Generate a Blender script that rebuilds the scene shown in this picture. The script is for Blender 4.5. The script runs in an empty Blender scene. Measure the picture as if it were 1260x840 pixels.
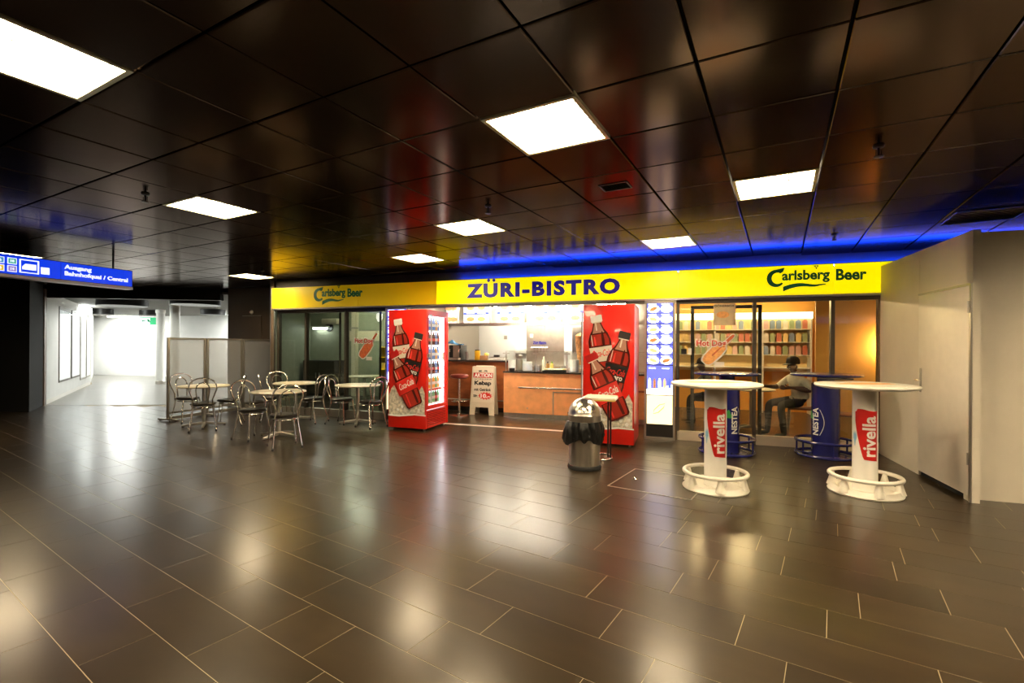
import bpy, bmesh, math, random
from mathutils import Vector, Matrix

random.seed(7)
PI = math.pi
sc = bpy.context.scene
COL = sc.collection

# ------------------------------------------------------------------ camera, world, exposure
FPX, Y0, ROLL, EYE = 592.0, 425.0, 0.005, 1.45
cam = bpy.data.cameras.new('camera')
cam.sensor_width = 36.0
cam.lens = FPX / 1260 * 36.0
cam.shift_y = (Y0 - 420) / 1260
cam.clip_start = 0.05
cam_ob = bpy.data.objects.new('camera', cam)
COL.objects.link(cam_ob)
cam_ob.matrix_world = Matrix.Translation((0, 0, EYE)) @ Matrix.Rotation(PI / 2, 4, 'X') @ Matrix.Rotation(ROLL, 4, 'Z')
sc.camera = cam_ob

world = bpy.data.worlds.new('dark_hall')
sc.world = world
world.use_nodes = True
world.node_tree.nodes['Background'].inputs[0].default_value = (1.0, 0.85, 0.65, 1)
world.node_tree.nodes['Background'].inputs[1].default_value = 0.006
sc.view_settings.view_transform = 'Standard'
sc.view_settings.look = 'None'
sc.view_settings.gamma = 1.0
sc.view_settings.use_curve_mapping = False
sc.view_settings.exposure = 0.0
sc.cycles.sample_clamp_indirect = 12.0
sc.cycles.caustics_reflective = False
sc.cycles.caustics_refractive = False
LAMP = 68.0          # strength of the recessed ceiling lights
LAMP_COL = (1.0, 0.79, 0.50)

# ------------------------------------------------------------------ pixel helpers and frames
def ray(px, py):
    dx, dy = px - 630.0, py - Y0
    c, s = math.cos(ROLL), math.sin(ROLL)
    return Vector(((dx * c + dy * s) / FPX, 1.0, -(dy * c - dx * s) / FPX))

def at(px, py, z=0.0):
    r = ray(px, py)
    return Vector((0, 0, EYE)) + r * ((z - EYE) / r.z)

def project(p):
    if p[1] < 0.05:
        return None
    x, y = p[0] / p[1] * FPX, -(p[2] - EYE) / p[1] * FPX
    c, s = math.cos(ROLL), math.sin(ROLL)
    return 630 + x * c - y * s, Y0 + x * s + y * c

FA = 0.333                                    # the shop front runs at this angle across the hall
E2 = Vector((math.cos(FA), -math.sin(FA)))
N2 = Vector((math.sin(FA), math.cos(FA)))
D0 = 7.83                                     # distance of the sign face

def W(s, d, z=0.0):
    p = E2 * s + N2 * d
    return Vector((p.x, p.y, z))

def sd(p):
    v = Vector((p[0], p[1]))
    return v.dot(E2), v.dot(N2)

def fs(px, py=425.0, d=D0):
    r = ray(px, py)
    k = d / (r.x * N2.x + r.y * N2.y)
    p = r * k
    return p.x * E2.x + p.y * E2.y, EYE + p.z

# ------------------------------------------------------------------ materials
MATS = {}
def mat(name, col, rough=0.5, metal=0.0, emit=0.0, ecol=None, noise=0.0, nscale=8.0, bump=0.0, bscale=60.0,
        ior=None, spec=None, rnd=0.0, stretch=None, alpha=None, coat=0.0, trans=0.0, detail=5):
    if name in MATS:
        return MATS[name]
    m = bpy.data.materials.new(name)
    m.use_nodes = True
    nt = m.node_tree
    b = nt.nodes['Principled BSDF']
    c4 = (col[0], col[1], col[2], 1)
    b.inputs['Base Color'].default_value = c4
    b.inputs['Roughness'].default_value = rough
    b.inputs['Metallic'].default_value = metal
    if ior: b.inputs['IOR'].default_value = ior
    if spec is not None: b.inputs['Specular IOR Level'].default_value = spec
    if coat: b.inputs['Coat Weight'].default_value = coat
    if trans: b.inputs['Transmission Weight'].default_value = trans
    if emit:
        e = ecol or col
        b.inputs['Emission Color'].default_value = (e[0], e[1], e[2], 1)
        b.inputs['Emission Strength'].default_value = emit
        if emit < 3 and name not in ('lit_yellow_acrylic', 'lit_shelf_canopy', 'lit_case_back', 'glowing_cooler_lining'):
            m.cycles.emission_sampling = 'NONE'      # faint prints are not sampled as lamps
    tc = None
    def coord():
        nonlocal tc
        if tc is None:
            t = nt.nodes.new('ShaderNodeTexCoord')
            mp = nt.nodes.new('ShaderNodeMapping')
            nt.links.new(t.outputs['Object'], mp.inputs['Vector'])
            if stretch: mp.inputs['Scale'].default_value = stretch
            tc = mp
            if rnd:
                oi = nt.nodes.new('ShaderNodeObjectInfo')
                mu = nt.nodes.new('ShaderNodeMath'); mu.operation = 'MULTIPLY'; mu.inputs[1].default_value = 37.0
                nt.links.new(oi.outputs['Random'], mu.inputs[0])
                nt.links.new(mu.outputs[0], mp.inputs['Location'])
        return tc.outputs['Vector']
    if noise or rnd:
        hsv = nt.nodes.new('ShaderNodeHueSaturation')
        hsv.inputs['Color'].default_value = c4
        val = None
        if noise:
            n = nt.nodes.new('ShaderNodeTexNoise')
            n.inputs['Scale'].default_value = nscale
            n.inputs['Detail'].default_value = detail
            nt.links.new(coord(), n.inputs['Vector'])
            r = nt.nodes.new('ShaderNodeMapRange')
            r.inputs['From Min'].default_value = 0.3; r.inputs['From Max'].default_value = 0.7
            r.inputs['To Min'].default_value = 1 - noise; r.inputs['To Max'].default_value = 1 + noise
            nt.links.new(n.outputs['Fac'], r.inputs['Value'])
            val = r.outputs['Result']
        if rnd:
            oi = nt.nodes.new('ShaderNodeObjectInfo')
            r2 = nt.nodes.new('ShaderNodeMapRange')
            r2.inputs['To Min'].default_value = 1 - rnd; r2.inputs['To Max'].default_value = 1 + rnd
            nt.links.new(oi.outputs['Random'], r2.inputs['Value'])
            if val is None:
                val = r2.outputs['Result']
            else:
                mu = nt.nodes.new('ShaderNodeMath'); mu.operation = 'MULTIPLY'
                nt.links.new(val, mu.inputs[0]); nt.links.new(r2.outputs['Result'], mu.inputs[1])
                val = mu.outputs[0]
        nt.links.new(val, hsv.inputs['Value'])
        nt.links.new(hsv.outputs['Color'], b.inputs['Base Color'])
    if bump:
        n = nt.nodes.new('ShaderNodeTexNoise')
        n.inputs['Scale'].default_value = bscale
        n.inputs['Detail'].default_value = 2
        nt.links.new(coord(), n.inputs['Vector'])
        bp = nt.nodes.new('ShaderNodeBump')
        bp.inputs['Strength'].default_value = bump
        bp.inputs['Distance'].default_value = 0.01
        nt.links.new(n.outputs['Fac'], bp.inputs['Height'])
        nt.links.new(bp.outputs['Normal'], b.inputs['Normal'])
    MATS[name] = m
    return m

def mat_glass(name, tint=(1, 1, 1), refl=1.0, ior=1.5):
    """thin pane: clear transparency with Fresnel mirror reflection"""
    m = bpy.data.materials.new(name); m.use_nodes = True
    nt = m.node_tree; nt.nodes.clear()
    out = nt.nodes.new('ShaderNodeOutputMaterial')
    tr = nt.nodes.new('ShaderNodeBsdfTransparent'); tr.inputs[0].default_value = (*tint, 1)
    gl = nt.nodes.new('ShaderNodeBsdfGlossy'); gl.inputs['Roughness'].default_value = 0.01
    fr = nt.nodes.new('ShaderNodeFresnel'); fr.inputs['IOR'].default_value = ior
    mu = nt.nodes.new('ShaderNodeMath'); mu.operation = 'MULTIPLY'; mu.inputs[1].default_value = refl; mu.use_clamp = True
    mx = nt.nodes.new('ShaderNodeMixShader')
    ge = nt.nodes.new('ShaderNodeNewGeometry')
    mr = nt.nodes.new('ShaderNodeMapRange'); mr.inputs['To Min'].default_value = ior; mr.inputs['To Max'].default_value = 1 / ior
    nt.links.new(ge.outputs['Backfacing'], mr.inputs['Value']); nt.links.new(mr.outputs['Result'], fr.inputs['IOR'])
    nt.links.new(fr.outputs[0], mu.inputs[0]); nt.links.new(mu.outputs[0], mx.inputs[0])
    nt.links.new(tr.outputs[0], mx.inputs[1]); nt.links.new(gl.outputs[0], mx.inputs[2])
    nt.links.new(mx.outputs[0], out.inputs[0])
    MATS[name] = m
    return m

def mat_frost(name):
    m = bpy.data.materials.new(name); m.use_nodes = True
    nt = m.node_tree; nt.nodes.clear()
    out = nt.nodes.new('ShaderNodeOutputMaterial')
    tr = nt.nodes.new('ShaderNodeBsdfTransparent'); tr.inputs[0].default_value = (0.95, 0.94, 0.92, 1)
    df = nt.nodes.new('ShaderNodeBsdfDiffuse'); df.inputs[0].default_value = (0.7, 0.68, 0.64, 1)
    tl = nt.nodes.new('ShaderNodeBsdfTranslucent'); tl.inputs[0].default_value = (0.9, 0.88, 0.85, 1)
    gl = nt.nodes.new('ShaderNodeBsdfGlossy'); gl.inputs['Roughness'].default_value = 0.1
    m1 = nt.nodes.new('ShaderNodeMixShader'); m1.inputs[0].default_value = 0.6
    nt.links.new(df.outputs[0], m1.inputs[1]); nt.links.new(tl.outputs[0], m1.inputs[2])
    m2 = nt.nodes.new('ShaderNodeMixShader'); m2.inputs[0].default_value = 0.32
    nt.links.new(tr.outputs[0], m2.inputs[1]); nt.links.new(m1.outputs[0], m2.inputs[2])
    fr = nt.nodes.new('ShaderNodeValue'); fr.outputs[0].default_value = 0.05
    m3 = nt.nodes.new('ShaderNodeMixShader')
    nt.links.new(fr.outputs[0], m3.inputs[0]); nt.links.new(m2.outputs[0], m3.inputs[1]); nt.links.new(gl.outputs[0], m3.inputs[2])
    nt.links.new(m3.outputs[0], out.inputs[0])
    MATS[name] = m
    return m

M_tile = mat('dark_stone_tile', (0.027, 0.0175, 0.008), 0.32, noise=0.16, nscale=1.6, rnd=0.18, ior=1.22, detail=2)
_b = M_tile.node_tree.nodes['Principled BSDF']
_b.inputs['Coat Weight'].default_value = 0.6; _b.inputs['Coat Roughness'].default_value = 0.2; _b.inputs['Coat IOR'].default_value = 1.32
M_grout = mat('light_grout', (0.34, 0.28, 0.18), 0.8, noise=0.15, nscale=5)
M_corr_floor = mat('grey_corridor_floor', (0.15, 0.14, 0.12), 0.3, noise=0.15, nscale=1.5)
M_panel = mat('dark_ceiling_metal', (0.095, 0.076, 0.062), 0.16, metal=1.0, rnd=0.15, bump=0.012, bscale=5)
M_void = mat('black_void', (0.004, 0.004, 0.004), 0.9)
M_black = mat('black_lacquer', (0.010, 0.009, 0.008), 0.45)
M_blackmetal = mat('black_metal', (0.02, 0.02, 0.02), 0.35, metal=0.4)
M_dark_wall = mat('dark_brown_wall', (0.10, 0.072, 0.05), 0.5, noise=0.12, nscale=2)
M_white_wall = mat('white_corridor_wall', (0.78, 0.78, 0.76), 0.6, noise=0.03, nscale=3)
M_grey_ceiling = mat('grey_corridor_ceiling', (0.13, 0.12, 0.105), 0.7, noise=0.05)
M_stone = mat('brown_stone_jamb', (0.16, 0.10, 0.07), 0.4, noise=0.4, nscale=9)
M_fascia = mat('grey_fascia', (0.075, 0.066, 0.062), 0.5, noise=0.08)
M_lamp = mat('lit_lamp_panel', (0.9, 0.9, 0.85), 0.6, emit=LAMP, ecol=LAMP_COL)
M_louvre = mat('white_louvre', (0.85, 0.83, 0.78), 0.35)
M_lampframe = mat('aluminium_lamp_frame', (0.55, 0.52, 0.30), 0.35, metal=0.7)
M_yellow_lit = mat('lit_yellow_acrylic', (0.95, 0.80, 0.0), 0.3, emit=1.0, ecol=(1.0, 0.80, 0.0))
M_yellow = mat('yellow_acrylic_added_glow', (0.95, 0.68, 0.01), 0.3, emit=0.16, ecol=(1, .62, .0))  # unlit panels and shelf boards, given a faint glow of their own
M_signblue = mat('dark_blue_lettering', (0.02, 0.016, 0.30), 0.4, emit=0.12, ecol=(0.05, 0.03, 0.9))
M_green = mat('dark_green_lettering', (0.0, 0.07, 0.02), 0.4, emit=0.02, ecol=(0.0, 1.0, 0.3))
M_steel = mat('brushed_steel', (0.62, 0.58, 0.52), 0.28, metal=1.0, noise=0.1, nscale=20, stretch=(1, 1, 0.05))
M_chrome = mat('chrome', (0.85, 0.82, 0.76), 0.22, metal=1.0)
M_alu = mat('dull_aluminium', (0.5, 0.47, 0.42), 0.38, metal=0.85)
M_frame = mat('bronze_window_frame', (0.10, 0.085, 0.07), 0.35, metal=0.6)
M_glass = mat_glass('window_glass', (0.93, 0.96, 0.94), refl=1.3)
M_cglass = mat_glass('clear_counter_glass', (0.97, 0.99, 0.98))
M_frost = mat_frost('frosted_screen_plastic')
M_neon = mat('blue_neon', (0.0, 0.03, 1.0), 0.5, emit=85.0, ecol=(0.0, 0.04, 1.0))
M_offwhite = mat('off_white_panel', (0.74, 0.67, 0.56), 0.55, noise=0.05, nscale=2.5)
M_doorwhite = mat('off_white_door', (0.80, 0.74, 0.64), 0.45, noise=0.03)
M_white_plastic = mat('white_plastic', (0.82, 0.78, 0.68), 0.35, noise=0.03)
M_white = mat('white_paint', (0.85, 0.83, 0.78), 0.4)
M_cream = mat('cream_tabletop', (0.80, 0.72, 0.55), 0.32, noise=0.03)
M_blue = mat('dark_blue_plastic', (0.012, 0.014, 0.13), 0.25, coat=0.3)
M_red = mat('cola_red', (0.72, 0.016, 0.008), 0.3, coat=0.3)
M_redflag = mat('banner_red', (0.55, 0.015, 0.012), 0.35)
M_seat = mat('black_vinyl_seat', (0.018, 0.015, 0.012), 0.3, bump=0.05, bscale=40)
M_rubber = mat('black_rubber', (0.012, 0.012, 0.012), 0.7)
M_bag = mat('black_plastic_bag', (0.006, 0.006, 0.006), 0.3, bump=0.25, bscale=18)
M_orange = mat('orange_laminate', (0.92, 0.40, 0.15), 0.35, noise=0.12, nscale=6)
M_brownlam = mat('brown_laminate', (0.30, 0.085, 0.022), 0.4, noise=0.3, nscale=3, stretch=(1, 1, 3))
M_darktop = mat('dark_stone_counter', (0.03, 0.022, 0.018), 0.25)
M_teal = mat('grey_green_room_wall', (0.33, 0.35, 0.26), 0.6, noise=0.06)
M_orangewall = mat('orange_room_wall', (0.85, 0.42, 0.09), 0.6, noise=0.08, nscale=1.5)
M_cocoa = mat('cola_brown', (0.075, 0.012, 0.008), 0.25)
M_cocoa2 = mat('cola_red_brown', (0.36, 0.03, 0.018), 0.25)
M_ice = mat('printed_ice', (0.62, 0.56, 0.46), 0.5, noise=0.5, nscale=22)
M_paleprint = mat('pale_print', (0.72, 0.64, 0.55), 0.4)
M_whiteprint = mat('white_print', (0.86, 0.84, 0.8), 0.4)
M_redprint = mat('bright_red_print', (0.75, 0.03, 0.02), 0.35)
M_skin = mat('dark_skin', (0.13, 0.06, 0.035), 0.5)
M_shirt = mat('light_grey_shirt', (0.80, 0.74, 0.60), 0.8, noise=0.15, nscale=9)
M_trouser = mat('dark_trousers', (0.022, 0.02, 0.016), 0.8)
M_cap = mat('black_cap_cloth', (0.02, 0.014, 0.013), 0.75)
M_jacket = mat('olive_brown_jacket', (0.13, 0.10, 0.05), 0.8, noise=0.2, nscale=7)
M_signpanel = mat('lit_blue_sign', (0.0, 0.03, 0.5), 0.3, emit=0.9, ecol=(0.0, 0.045, 0.85))
M_signwhite = mat('lit_white_sign', (0.9, 0.9, 0.95), 0.4, emit=1.3, ecol=(0.85, 0.9, 1.0))

# ------------------------------------------------------------------ mesh helpers
class MB:
    def __init__(s):
        s.v = []; s.f = []
    def add(s, verts, faces):
        o = len(s.v)
        s.v += [tuple(p) for p in verts]
        s.f += [tuple(i + o for i in f) for f in faces]
        return s
    def box(s, x0, x1, y0, y1, z0, z1):
        return s.add([(x0, y0, z0), (x1, y0, z0), (x1, y1, z0), (x0, y1, z0), (x0, y0, z1), (x1, y0, z1), (x1, y1, z1), (x0, y1, z1)],
                     [(0, 3, 2, 1), (4, 5, 6, 7), (0, 1, 5, 4), (1, 2, 6, 5), (2, 3, 7, 6), (3, 0, 4, 7)])
    def lathe(s, prof, n=32, c=(0, 0, 0)):
        V = []; F = []
        for r, z in prof:
            for k in range(n):
                a = 2 * PI * k / n
                V.append((c[0] + r * math.cos(a), c[1] + r * math.sin(a), c[2] + z))
        m = len(prof)
        for j in range(m - 1):
            for k in range(n):
                k2 = (k + 1) % n
                F.append((j * n + k, j * n + k2, (j + 1) * n + k2, (j + 1) * n + k))
        if prof[0][0] > 1e-5: F.append(tuple(reversed(range(n))))
        if prof[-1][0] > 1e-5: F.append(tuple((m - 1) * n + k for k in range(n)))
        return s.add(V, F)
    def tube(s, pts, r, n=10, closed=False):
        P = [Vector(p) for p in pts]
        m = len(P); V = []; F = []
        rr = r if isinstance(r, (list, tuple)) else [r] * m
        up = None
        for i in range(m):
            if closed: t = P[(i + 1) % m] - P[i - 1]
            else: t = P[min(i + 1, m - 1)] - P[max(i - 1, 0)]
            t.normalize()
            if up is None:
                a = Vector((0, 0, 1)) if abs(t.z) < 0.9 else Vector((1, 0, 0))
                up = (a - t * a.dot(t)).normalized()
            else:
                up = (up - t * up.dot(t)).normalized()
            q = t.cross(up)
            for k in range(n):
                an = 2 * PI * k / n
                V.append(P[i] + (up * math.cos(an) + q * math.sin(an)) * rr[i])
        for i in range(m if closed else m - 1):
            i2 = (i + 1) % m
            for k in range(n):
                k2 = (k + 1) % n
                F.append((i * n + k, i * n + k2, i2 * n + k2, i2 * n + k))
        if not closed:
            F.append(tuple(reversed(range(n)))); F.append(tuple((m - 1) * n + k for k in range(n)))
        return s.add(V, F)
    def torus(s, R, r, z=0, n=40, m=10, c=(0, 0)):
        return s.tube([(c[0] + R * math.cos(2 * PI * k / n), c[1] + R * math.sin(2 * PI * k / n), z) for k in range(n)], r, m, True)
    def prism(s, poly, lo, hi, plane='xz'):
        """poly extruded along the axis missing from plane"""
        n = len(poly)
        def P(a, b, c):
            return {'xz': (a, c, b), 'xy': (a, b, c), 'yz': (c, a, b)}[plane]
        V = [P(a, b, lo) for a, b in poly] + [P(a, b, hi) for a, b in poly]
        F = [tuple(range(n)), tuple(range(2 * n - 1, n - 1, -1))]
        for i in range(n):
            j = (i + 1) % n
            F.append((i, i + n, j + n, j))
        return s.add(V, F)

def smooth_path(pts, k=5, closed=False):
    P = [Vector(p) for p in pts]; out = []; n = len(P)
    rng = range(n if closed else n - 1)
    for i in rng:
        p0 = P[(i - 1) % n] if (closed or i > 0) else P[0]
        p1 = P[i]; p2 = P[(i + 1) % n]
        p3 = P[(i + 2) % n] if (closed or i + 2 < n) else P[-1]
        for j in range(k):
            t = j / k
            out.append(0.5 * ((2 * p1) + (p2 - p0) * t + (2 * p0 - 5 * p1 + 4 * p2 - p3) * t * t + (3 * p1 - p0 - 3 * p2 + p3) * t ** 3))
    if not closed: out.append(P[-1])
    return out

def mesh_from(mb, name, m, bevel=0.0, smooth=True, seg=2):
    me = bpy.data.meshes.new(name)
    me.from_pydata(mb.v, [], mb.f)
    bm = bmesh.new(); bm.from_mesh(me)
    if bevel:
        bmesh.ops.bevel(bm, geom=list(bm.edges), offset=bevel, segments=seg, affect='EDGES', profile=0.5, clamp_overlap=True)
    bmesh.ops.recalc_face_normals(bm, faces=list(bm.faces))
    bm.to_mesh(me); bm.free()
    if smooth and len(me.polygons):
        me.polygons.foreach_set('use_smooth', [True] * len(me.polygons))
        me.set_sharp_from_angle(angle=math.radians(35))
    if m is not None: me.materials.append(m)
    return me

def link(name, me, parent=None, loc=(0, 0, 0), rot=(0, 0, 0), scale=None):
    o = bpy.data.objects.new(name, me)
    COL.objects.link(o)
    o.location = loc; o.rotation_euler = rot
    if scale: o.scale = scale
    if parent: o.parent = parent
    return o

def obj(name, mb, m, parent=None, loc=(0, 0, 0), rot=(0, 0, 0), bevel=0.0, smooth=True, label=None, seg=2):
    o = link(name, mesh_from(mb, name, m, bevel, smooth, seg), parent, loc, rot)
    if label: o['label'] = label
    return o

def tag(o, label, cat, group=None):
    o['label'] = label; o['category'] = cat
    if group: o['group'] = group
    return o

def thing(name, label, cat, loc=(0, 0, 0), rotz=0.0, group=None):
    o = bpy.data.objects.new(name, None)
    o.empty_display_size = 0.1
    COL.objects.link(o)
    o.location = loc; o.rotation_euler = (0, 0, rotz)
    return tag(o, label, cat, group)

def struct(o, label=None):
    o['kind'] = 'structure'
    if label: o['label'] = label
    return o

def sroot(name, loc=(0, 0, 0), rotz=0.0, label=None):
    o = bpy.data.objects.new(name, None); COL.objects.link(o)
    o.location = loc; o.rotation_euler = (0, 0, rotz)
    return struct(o, label)

def dup(root, loc, rotz, label=None, group=None):
    def cp(o, parent):
        c = o.copy(); COL.objects.link(c); c.parent = parent
        for ch in o.children: cp(ch, c)
        return c
    kids = list(root.children)
    r = root.copy(); COL.objects.link(r)
    r.location = loc; r.rotation_euler = (0, 0, rotz)
    if label: r['label'] = label
    if group: r['group'] = group
    for ch in kids: cp(ch, r)
    return r

def text_mesh(s, bold=0.0, shear=0.0, res=3, spacing=1.0, align='CENTER', line=1.0):
    cu = bpy.data.curves.new('t', 'FONT')
    cu.body = s; cu.size = 1; cu.offset = bold; cu.shear = shear; cu.extrude = 0.01
    cu.resolution_u = res; cu.space_character = spacing; cu.align_x = align; cu.space_line = line
    o = bpy.data.objects.new('t', cu); COL.objects.link(o)
    dg = bpy.context.evaluated_depsgraph_get()
    me = bpy.data.meshes.new_from_object(o.evaluated_get(dg))
    bpy.data.objects.remove(o); bpy.data.curves.remove(cu)
    return me

def fit_text(s, w, h=None, ext=0.002, **kw):
    me = text_mesh(s, **kw)
    xs = [v.co.x for v in me.vertices]; ys = [v.co.y for v in me.vertices]
    cx, cy = (min(xs) + max(xs)) / 2, (min(ys) + max(ys)) / 2
    k = w / max(1e-6, max(xs) - min(xs))
    ky = k if h is None else h / max(1e-6, max(ys) - min(ys))
    for v in me.vertices:
        v.co = ((v.co.x - cx) * k, (v.co.y - cy) * ky, ext if v.co.z > 0 else 0.0)
    return me

FRONT = (PI / 2, 0, 0)        # lettering upright, facing -y
def text(name, s, m, parent, loc, w, h=None, rot=FRONT, ext=0.002, **kw):
    me = fit_text(s, w, h, ext, **kw)
    me.name = name
    me.materials.append(m)
    return link(name, me, parent, loc, rot)

def wrap(me, R, a0, z0, spin=True, out=0.003):
    """bend a flat lettering mesh round a column: reading upwards when spin"""
    bm = bmesh.new(); bm.from_mesh(me)
    bmesh.ops.triangulate(bm, faces=list(bm.faces))
    for _ in range(2):
        long = [e for e in bm.edges if e.calc_length() > 0.03]
        if long: bmesh.ops.subdivide_edges(bm, edges=long, cuts=1); bmesh.ops.triangulate(bm, faces=list(bm.faces))
    for v in bm.verts:
        x, y, z = v.co
        if spin: x, y = -y, x
        a = a0 + x / R
        r = R + out + z
        v.co = (r * math.sin(a), -r * math.cos(a), z0 + y)
    bm.to_mesh(me); bm.free()
    return me

def flat_patch(poly, n=14):
    """grid patch inside a band: poly is list of (x, ylow, yhigh)"""
    mb = MB()
    V = []; F = []
    for x, a, b in poly:
        for j in range(4): V.append((x, a + (b - a) * j / 3, 0.0))
    for i in range(len(poly) - 1):
        for j in range(3):
            F.append((i * 4 + j, (i + 1) * 4 + j, (i + 1) * 4 + j + 1, i * 4 + j + 1))
    mb.add(V, F)
    return mb

# ------------------------------------------------------------------ STRUCTURE: floor
FY = 0.588
UR = Vector((math.cos(FY), -math.sin(FY))); WR = Vector((math.sin(FY), math.cos(FY)))
floor = struct(obj('floor', MB().box(-22, 13, -9, 25, -0.12, -0.0012), M_grout), 'dark polished stone tile floor with thin light joints')
rows = [0.72, 1.02, 1.32, 1.62, 1.925, 2.23, 2.55, 2.87, 3.18, 3.50, 3.825, 4.145]
while rows[-1] < 22: rows.append(rows[-1] + 0.316)
r0 = rows[0]
while r0 > -7: r0 -= 0.305; rows.insert(0, r0)
base = next(i for i, r in enumerate(rows) if abs(r - 0.72) < 1e-6)
known = {base - 1: [-3.23], base: [-4.19, -3.46, -2.82], base + 1: [-4.71, -3.95, -3.22, -2.49], base + 2: [-4.92, -4.36, -3.59, -2.95, -2.41, -2.04],
         base + 3: [-4.0, -3.23, -2.52, -1.67], base + 4: [-3.15, -2.66, -2.3, -1.47], base + 5: [-3.19, -2.66, -1.8, -0.96],
         base + 6: [-2.76, -1.98, -1.18, -0.39], base + 7: [-1.6, -0.79, -0.02], base + 8: [-1.41, -0.64, 0.13], base + 9: [-1.04, -0.27, 0.54],
         base + 10: [-0.45, 0.34], base + 11: [-0.27, 0.41]}
def in_shop(p):
    s, d = sd(p)
    return d > 7.9 and s > -8.2
unit = mesh_from(MB().box(-0.5, 0.5, -0.5, 0.5, -0.02, 0.0), 'floor_tile', M_tile, smooth=False)
tiles = []
for ri in range(len(rows) - 1):
    a, b = rows[ri], rows[ri + 1]
    js = list(known.get(ri, [-1.0 + random.random() * 0.7]))
    while js[-1] < 11: js.append(js[-1] + random.choice((0.78, 0.79, 0.8, 0.62, 0.77)))
    while js[0] > -21: js.insert(0, js[0] - random.choice((0.76, 0.74, 0.55, 0.78, 0.5)))
    for k in range(len(js) - 1):
        c = UR * ((js[k] + js[k + 1]) / 2) + WR * ((a + b) / 2)
        if c.y < -6 or c.x < -14 or c.x > 11 or c.y > 15: continue
        if c.y > 11.2 and c.x < -6.0: continue
        L = js[k + 1] - js[k]
        q = project((c.x, c.y, 0))
        vis = q is not None and -120 < q[0] < 1380 and q[1] < 960
        area = (L * (b - a) / (c.y ** 3)) if vis else 0
        tiles.append((area, c, L - 0.0036, b - a - 0.0036))
tiles.sort(key=lambda t: -t[0])
for ar, c, L, B in tiles[:298]:
    link('floor_tile', unit, floor, (c.x, c.y, 0), (0, 0, -FY), (L, B, 1))
mb = MB()
for ar, c, L, B in tiles[298:]:
    q = [c + UR * (sx * L / 2) + WR * (sy * B / 2) for sx, sy in ((-1, -1), (1, -1), (1, 1), (-1, 1))]
    mb.add([(p.x, p.y, 0) for p in q] + [(p.x, p.y, -0.02) for p in q], [(0, 1, 2, 3), (0, 4, 5, 1), (1, 5, 6, 2), (2, 6, 7, 3), (3, 7, 4, 0)])
far = obj('floor_tile_field', mb, M_tile, floor, smooth=False); far['kind'] = 'stuff'
poly = [(-10.95, 11.25), (-7.0, 11.55), (-5.0, 20.5), (-15.5, 22.0), (-20.5, 23.2), (-15.0, 17.2)]
struct(obj('floor', MB().prism(poly, -0.02, 0.0015, 'xy'), M_corr_floor, smooth=False), 'pale grey polished corridor floor')

# floor hatch and white threshold strip
c = at(812, 594)
ht = thing('floor_hatch', 'square steel-edged hatch let into the tile floor beside the waste bin', 'hatch', (c.x, c.y, 0.0), -FY)
for x0, x1, y0, y1 in ((-0.42, 0.42, -0.42, -0.408), (-0.42, 0.42, 0.408, 0.42), (-0.42, -0.408, -0.408, 0.408), (0.408, 0.42, -0.408, 0.408)):
    obj('edge_strip', MB().box(x0, x1, y0, y1, 0, 0.005), M_alu, ht)
obj('hatch_lid', MB().box(-0.405, 0.405, -0.405, 0.405, 0, 0.003), M_tile, ht, smooth=False)
for k in (-1, 1):
    obj('lifting_ring', MB().torus(0.03, 0.004, 0.005, 16, 6, (0.27 * k, 0)), M_chrome, ht)
ts = obj('trim_1', MB().box(-4.15, -0.75, -0.045, 0.045, 0, 0.004), mat('white_threshold', (0.6, 0.5, 0.42), 0.4), None, W(0, 8.02), (0, 0, -FA))
struct(ts, 'pale threshold strip across the shop opening')

# ------------------------------------------------------------------ STRUCTURE: ceiling of the hall
HC = 2.78
CY = 0.509
UC = Vector((math.cos(CY), -math.sin(CY))); WC = Vector((math.sin(CY), math.cos(CY)))
OC = Vector((-0.1985, 2.8394)); CU, CW = 0.603, 0.614
M_panel.node_tree.nodes['Principled BSDF'].inputs['Specular Tint'].default_value = (0.42, 0.39, 0.38, 1)
ceil = struct(obj('ceiling', MB().box(-22, 13, -9, 25, HC + 0.05, HC + 0.15), M_void, smooth=False), 'dark glossy metal panel ceiling with open joints')
lights = [(0, 0), (-3, 3), (0, 6), (-6, 0), (-3, -3), (2, 3), (-6, 5), (-13, 5), (-15, 0)]
unseen_fill_lights = [(3, -3), (0, -6), (6, -3), (-6, -6), (6, 0), (5, 1), (8, 3), (3, -8), (-10, -6)]  # out of view, added for light; some only to brighten the box room
def cellc(i, j):
    return OC + UC * ((i + 0.5) * CU) + WC * ((j + 0.5) * CW)
bx, by, t, ch = CU / 2 - 0.006, CW / 2 - 0.006, 0.03, 0.005
pm = MB().add([(-bx + ch, -by + ch, 0), (bx - ch, -by + ch, 0), (bx - ch, by - ch, 0), (-bx + ch, by - ch, 0),
               (-bx, -by, ch), (bx, -by, ch), (bx, by, ch), (-bx, by, ch), (-bx, -by, t), (bx, -by, t), (bx, by, t), (-bx, by, t)],
              [(0, 3, 2, 1), (0, 1, 5, 4), (1, 2, 6, 5), (2, 3, 7, 6), (3, 0, 4, 7), (4, 5, 9, 8), (5, 6, 10, 9), (6, 7, 11, 10), (7, 4, 8, 11)])
pmesh = mesh_from(pm, 'ceiling_panel', M_panel, smooth=False)
panels = []
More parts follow.
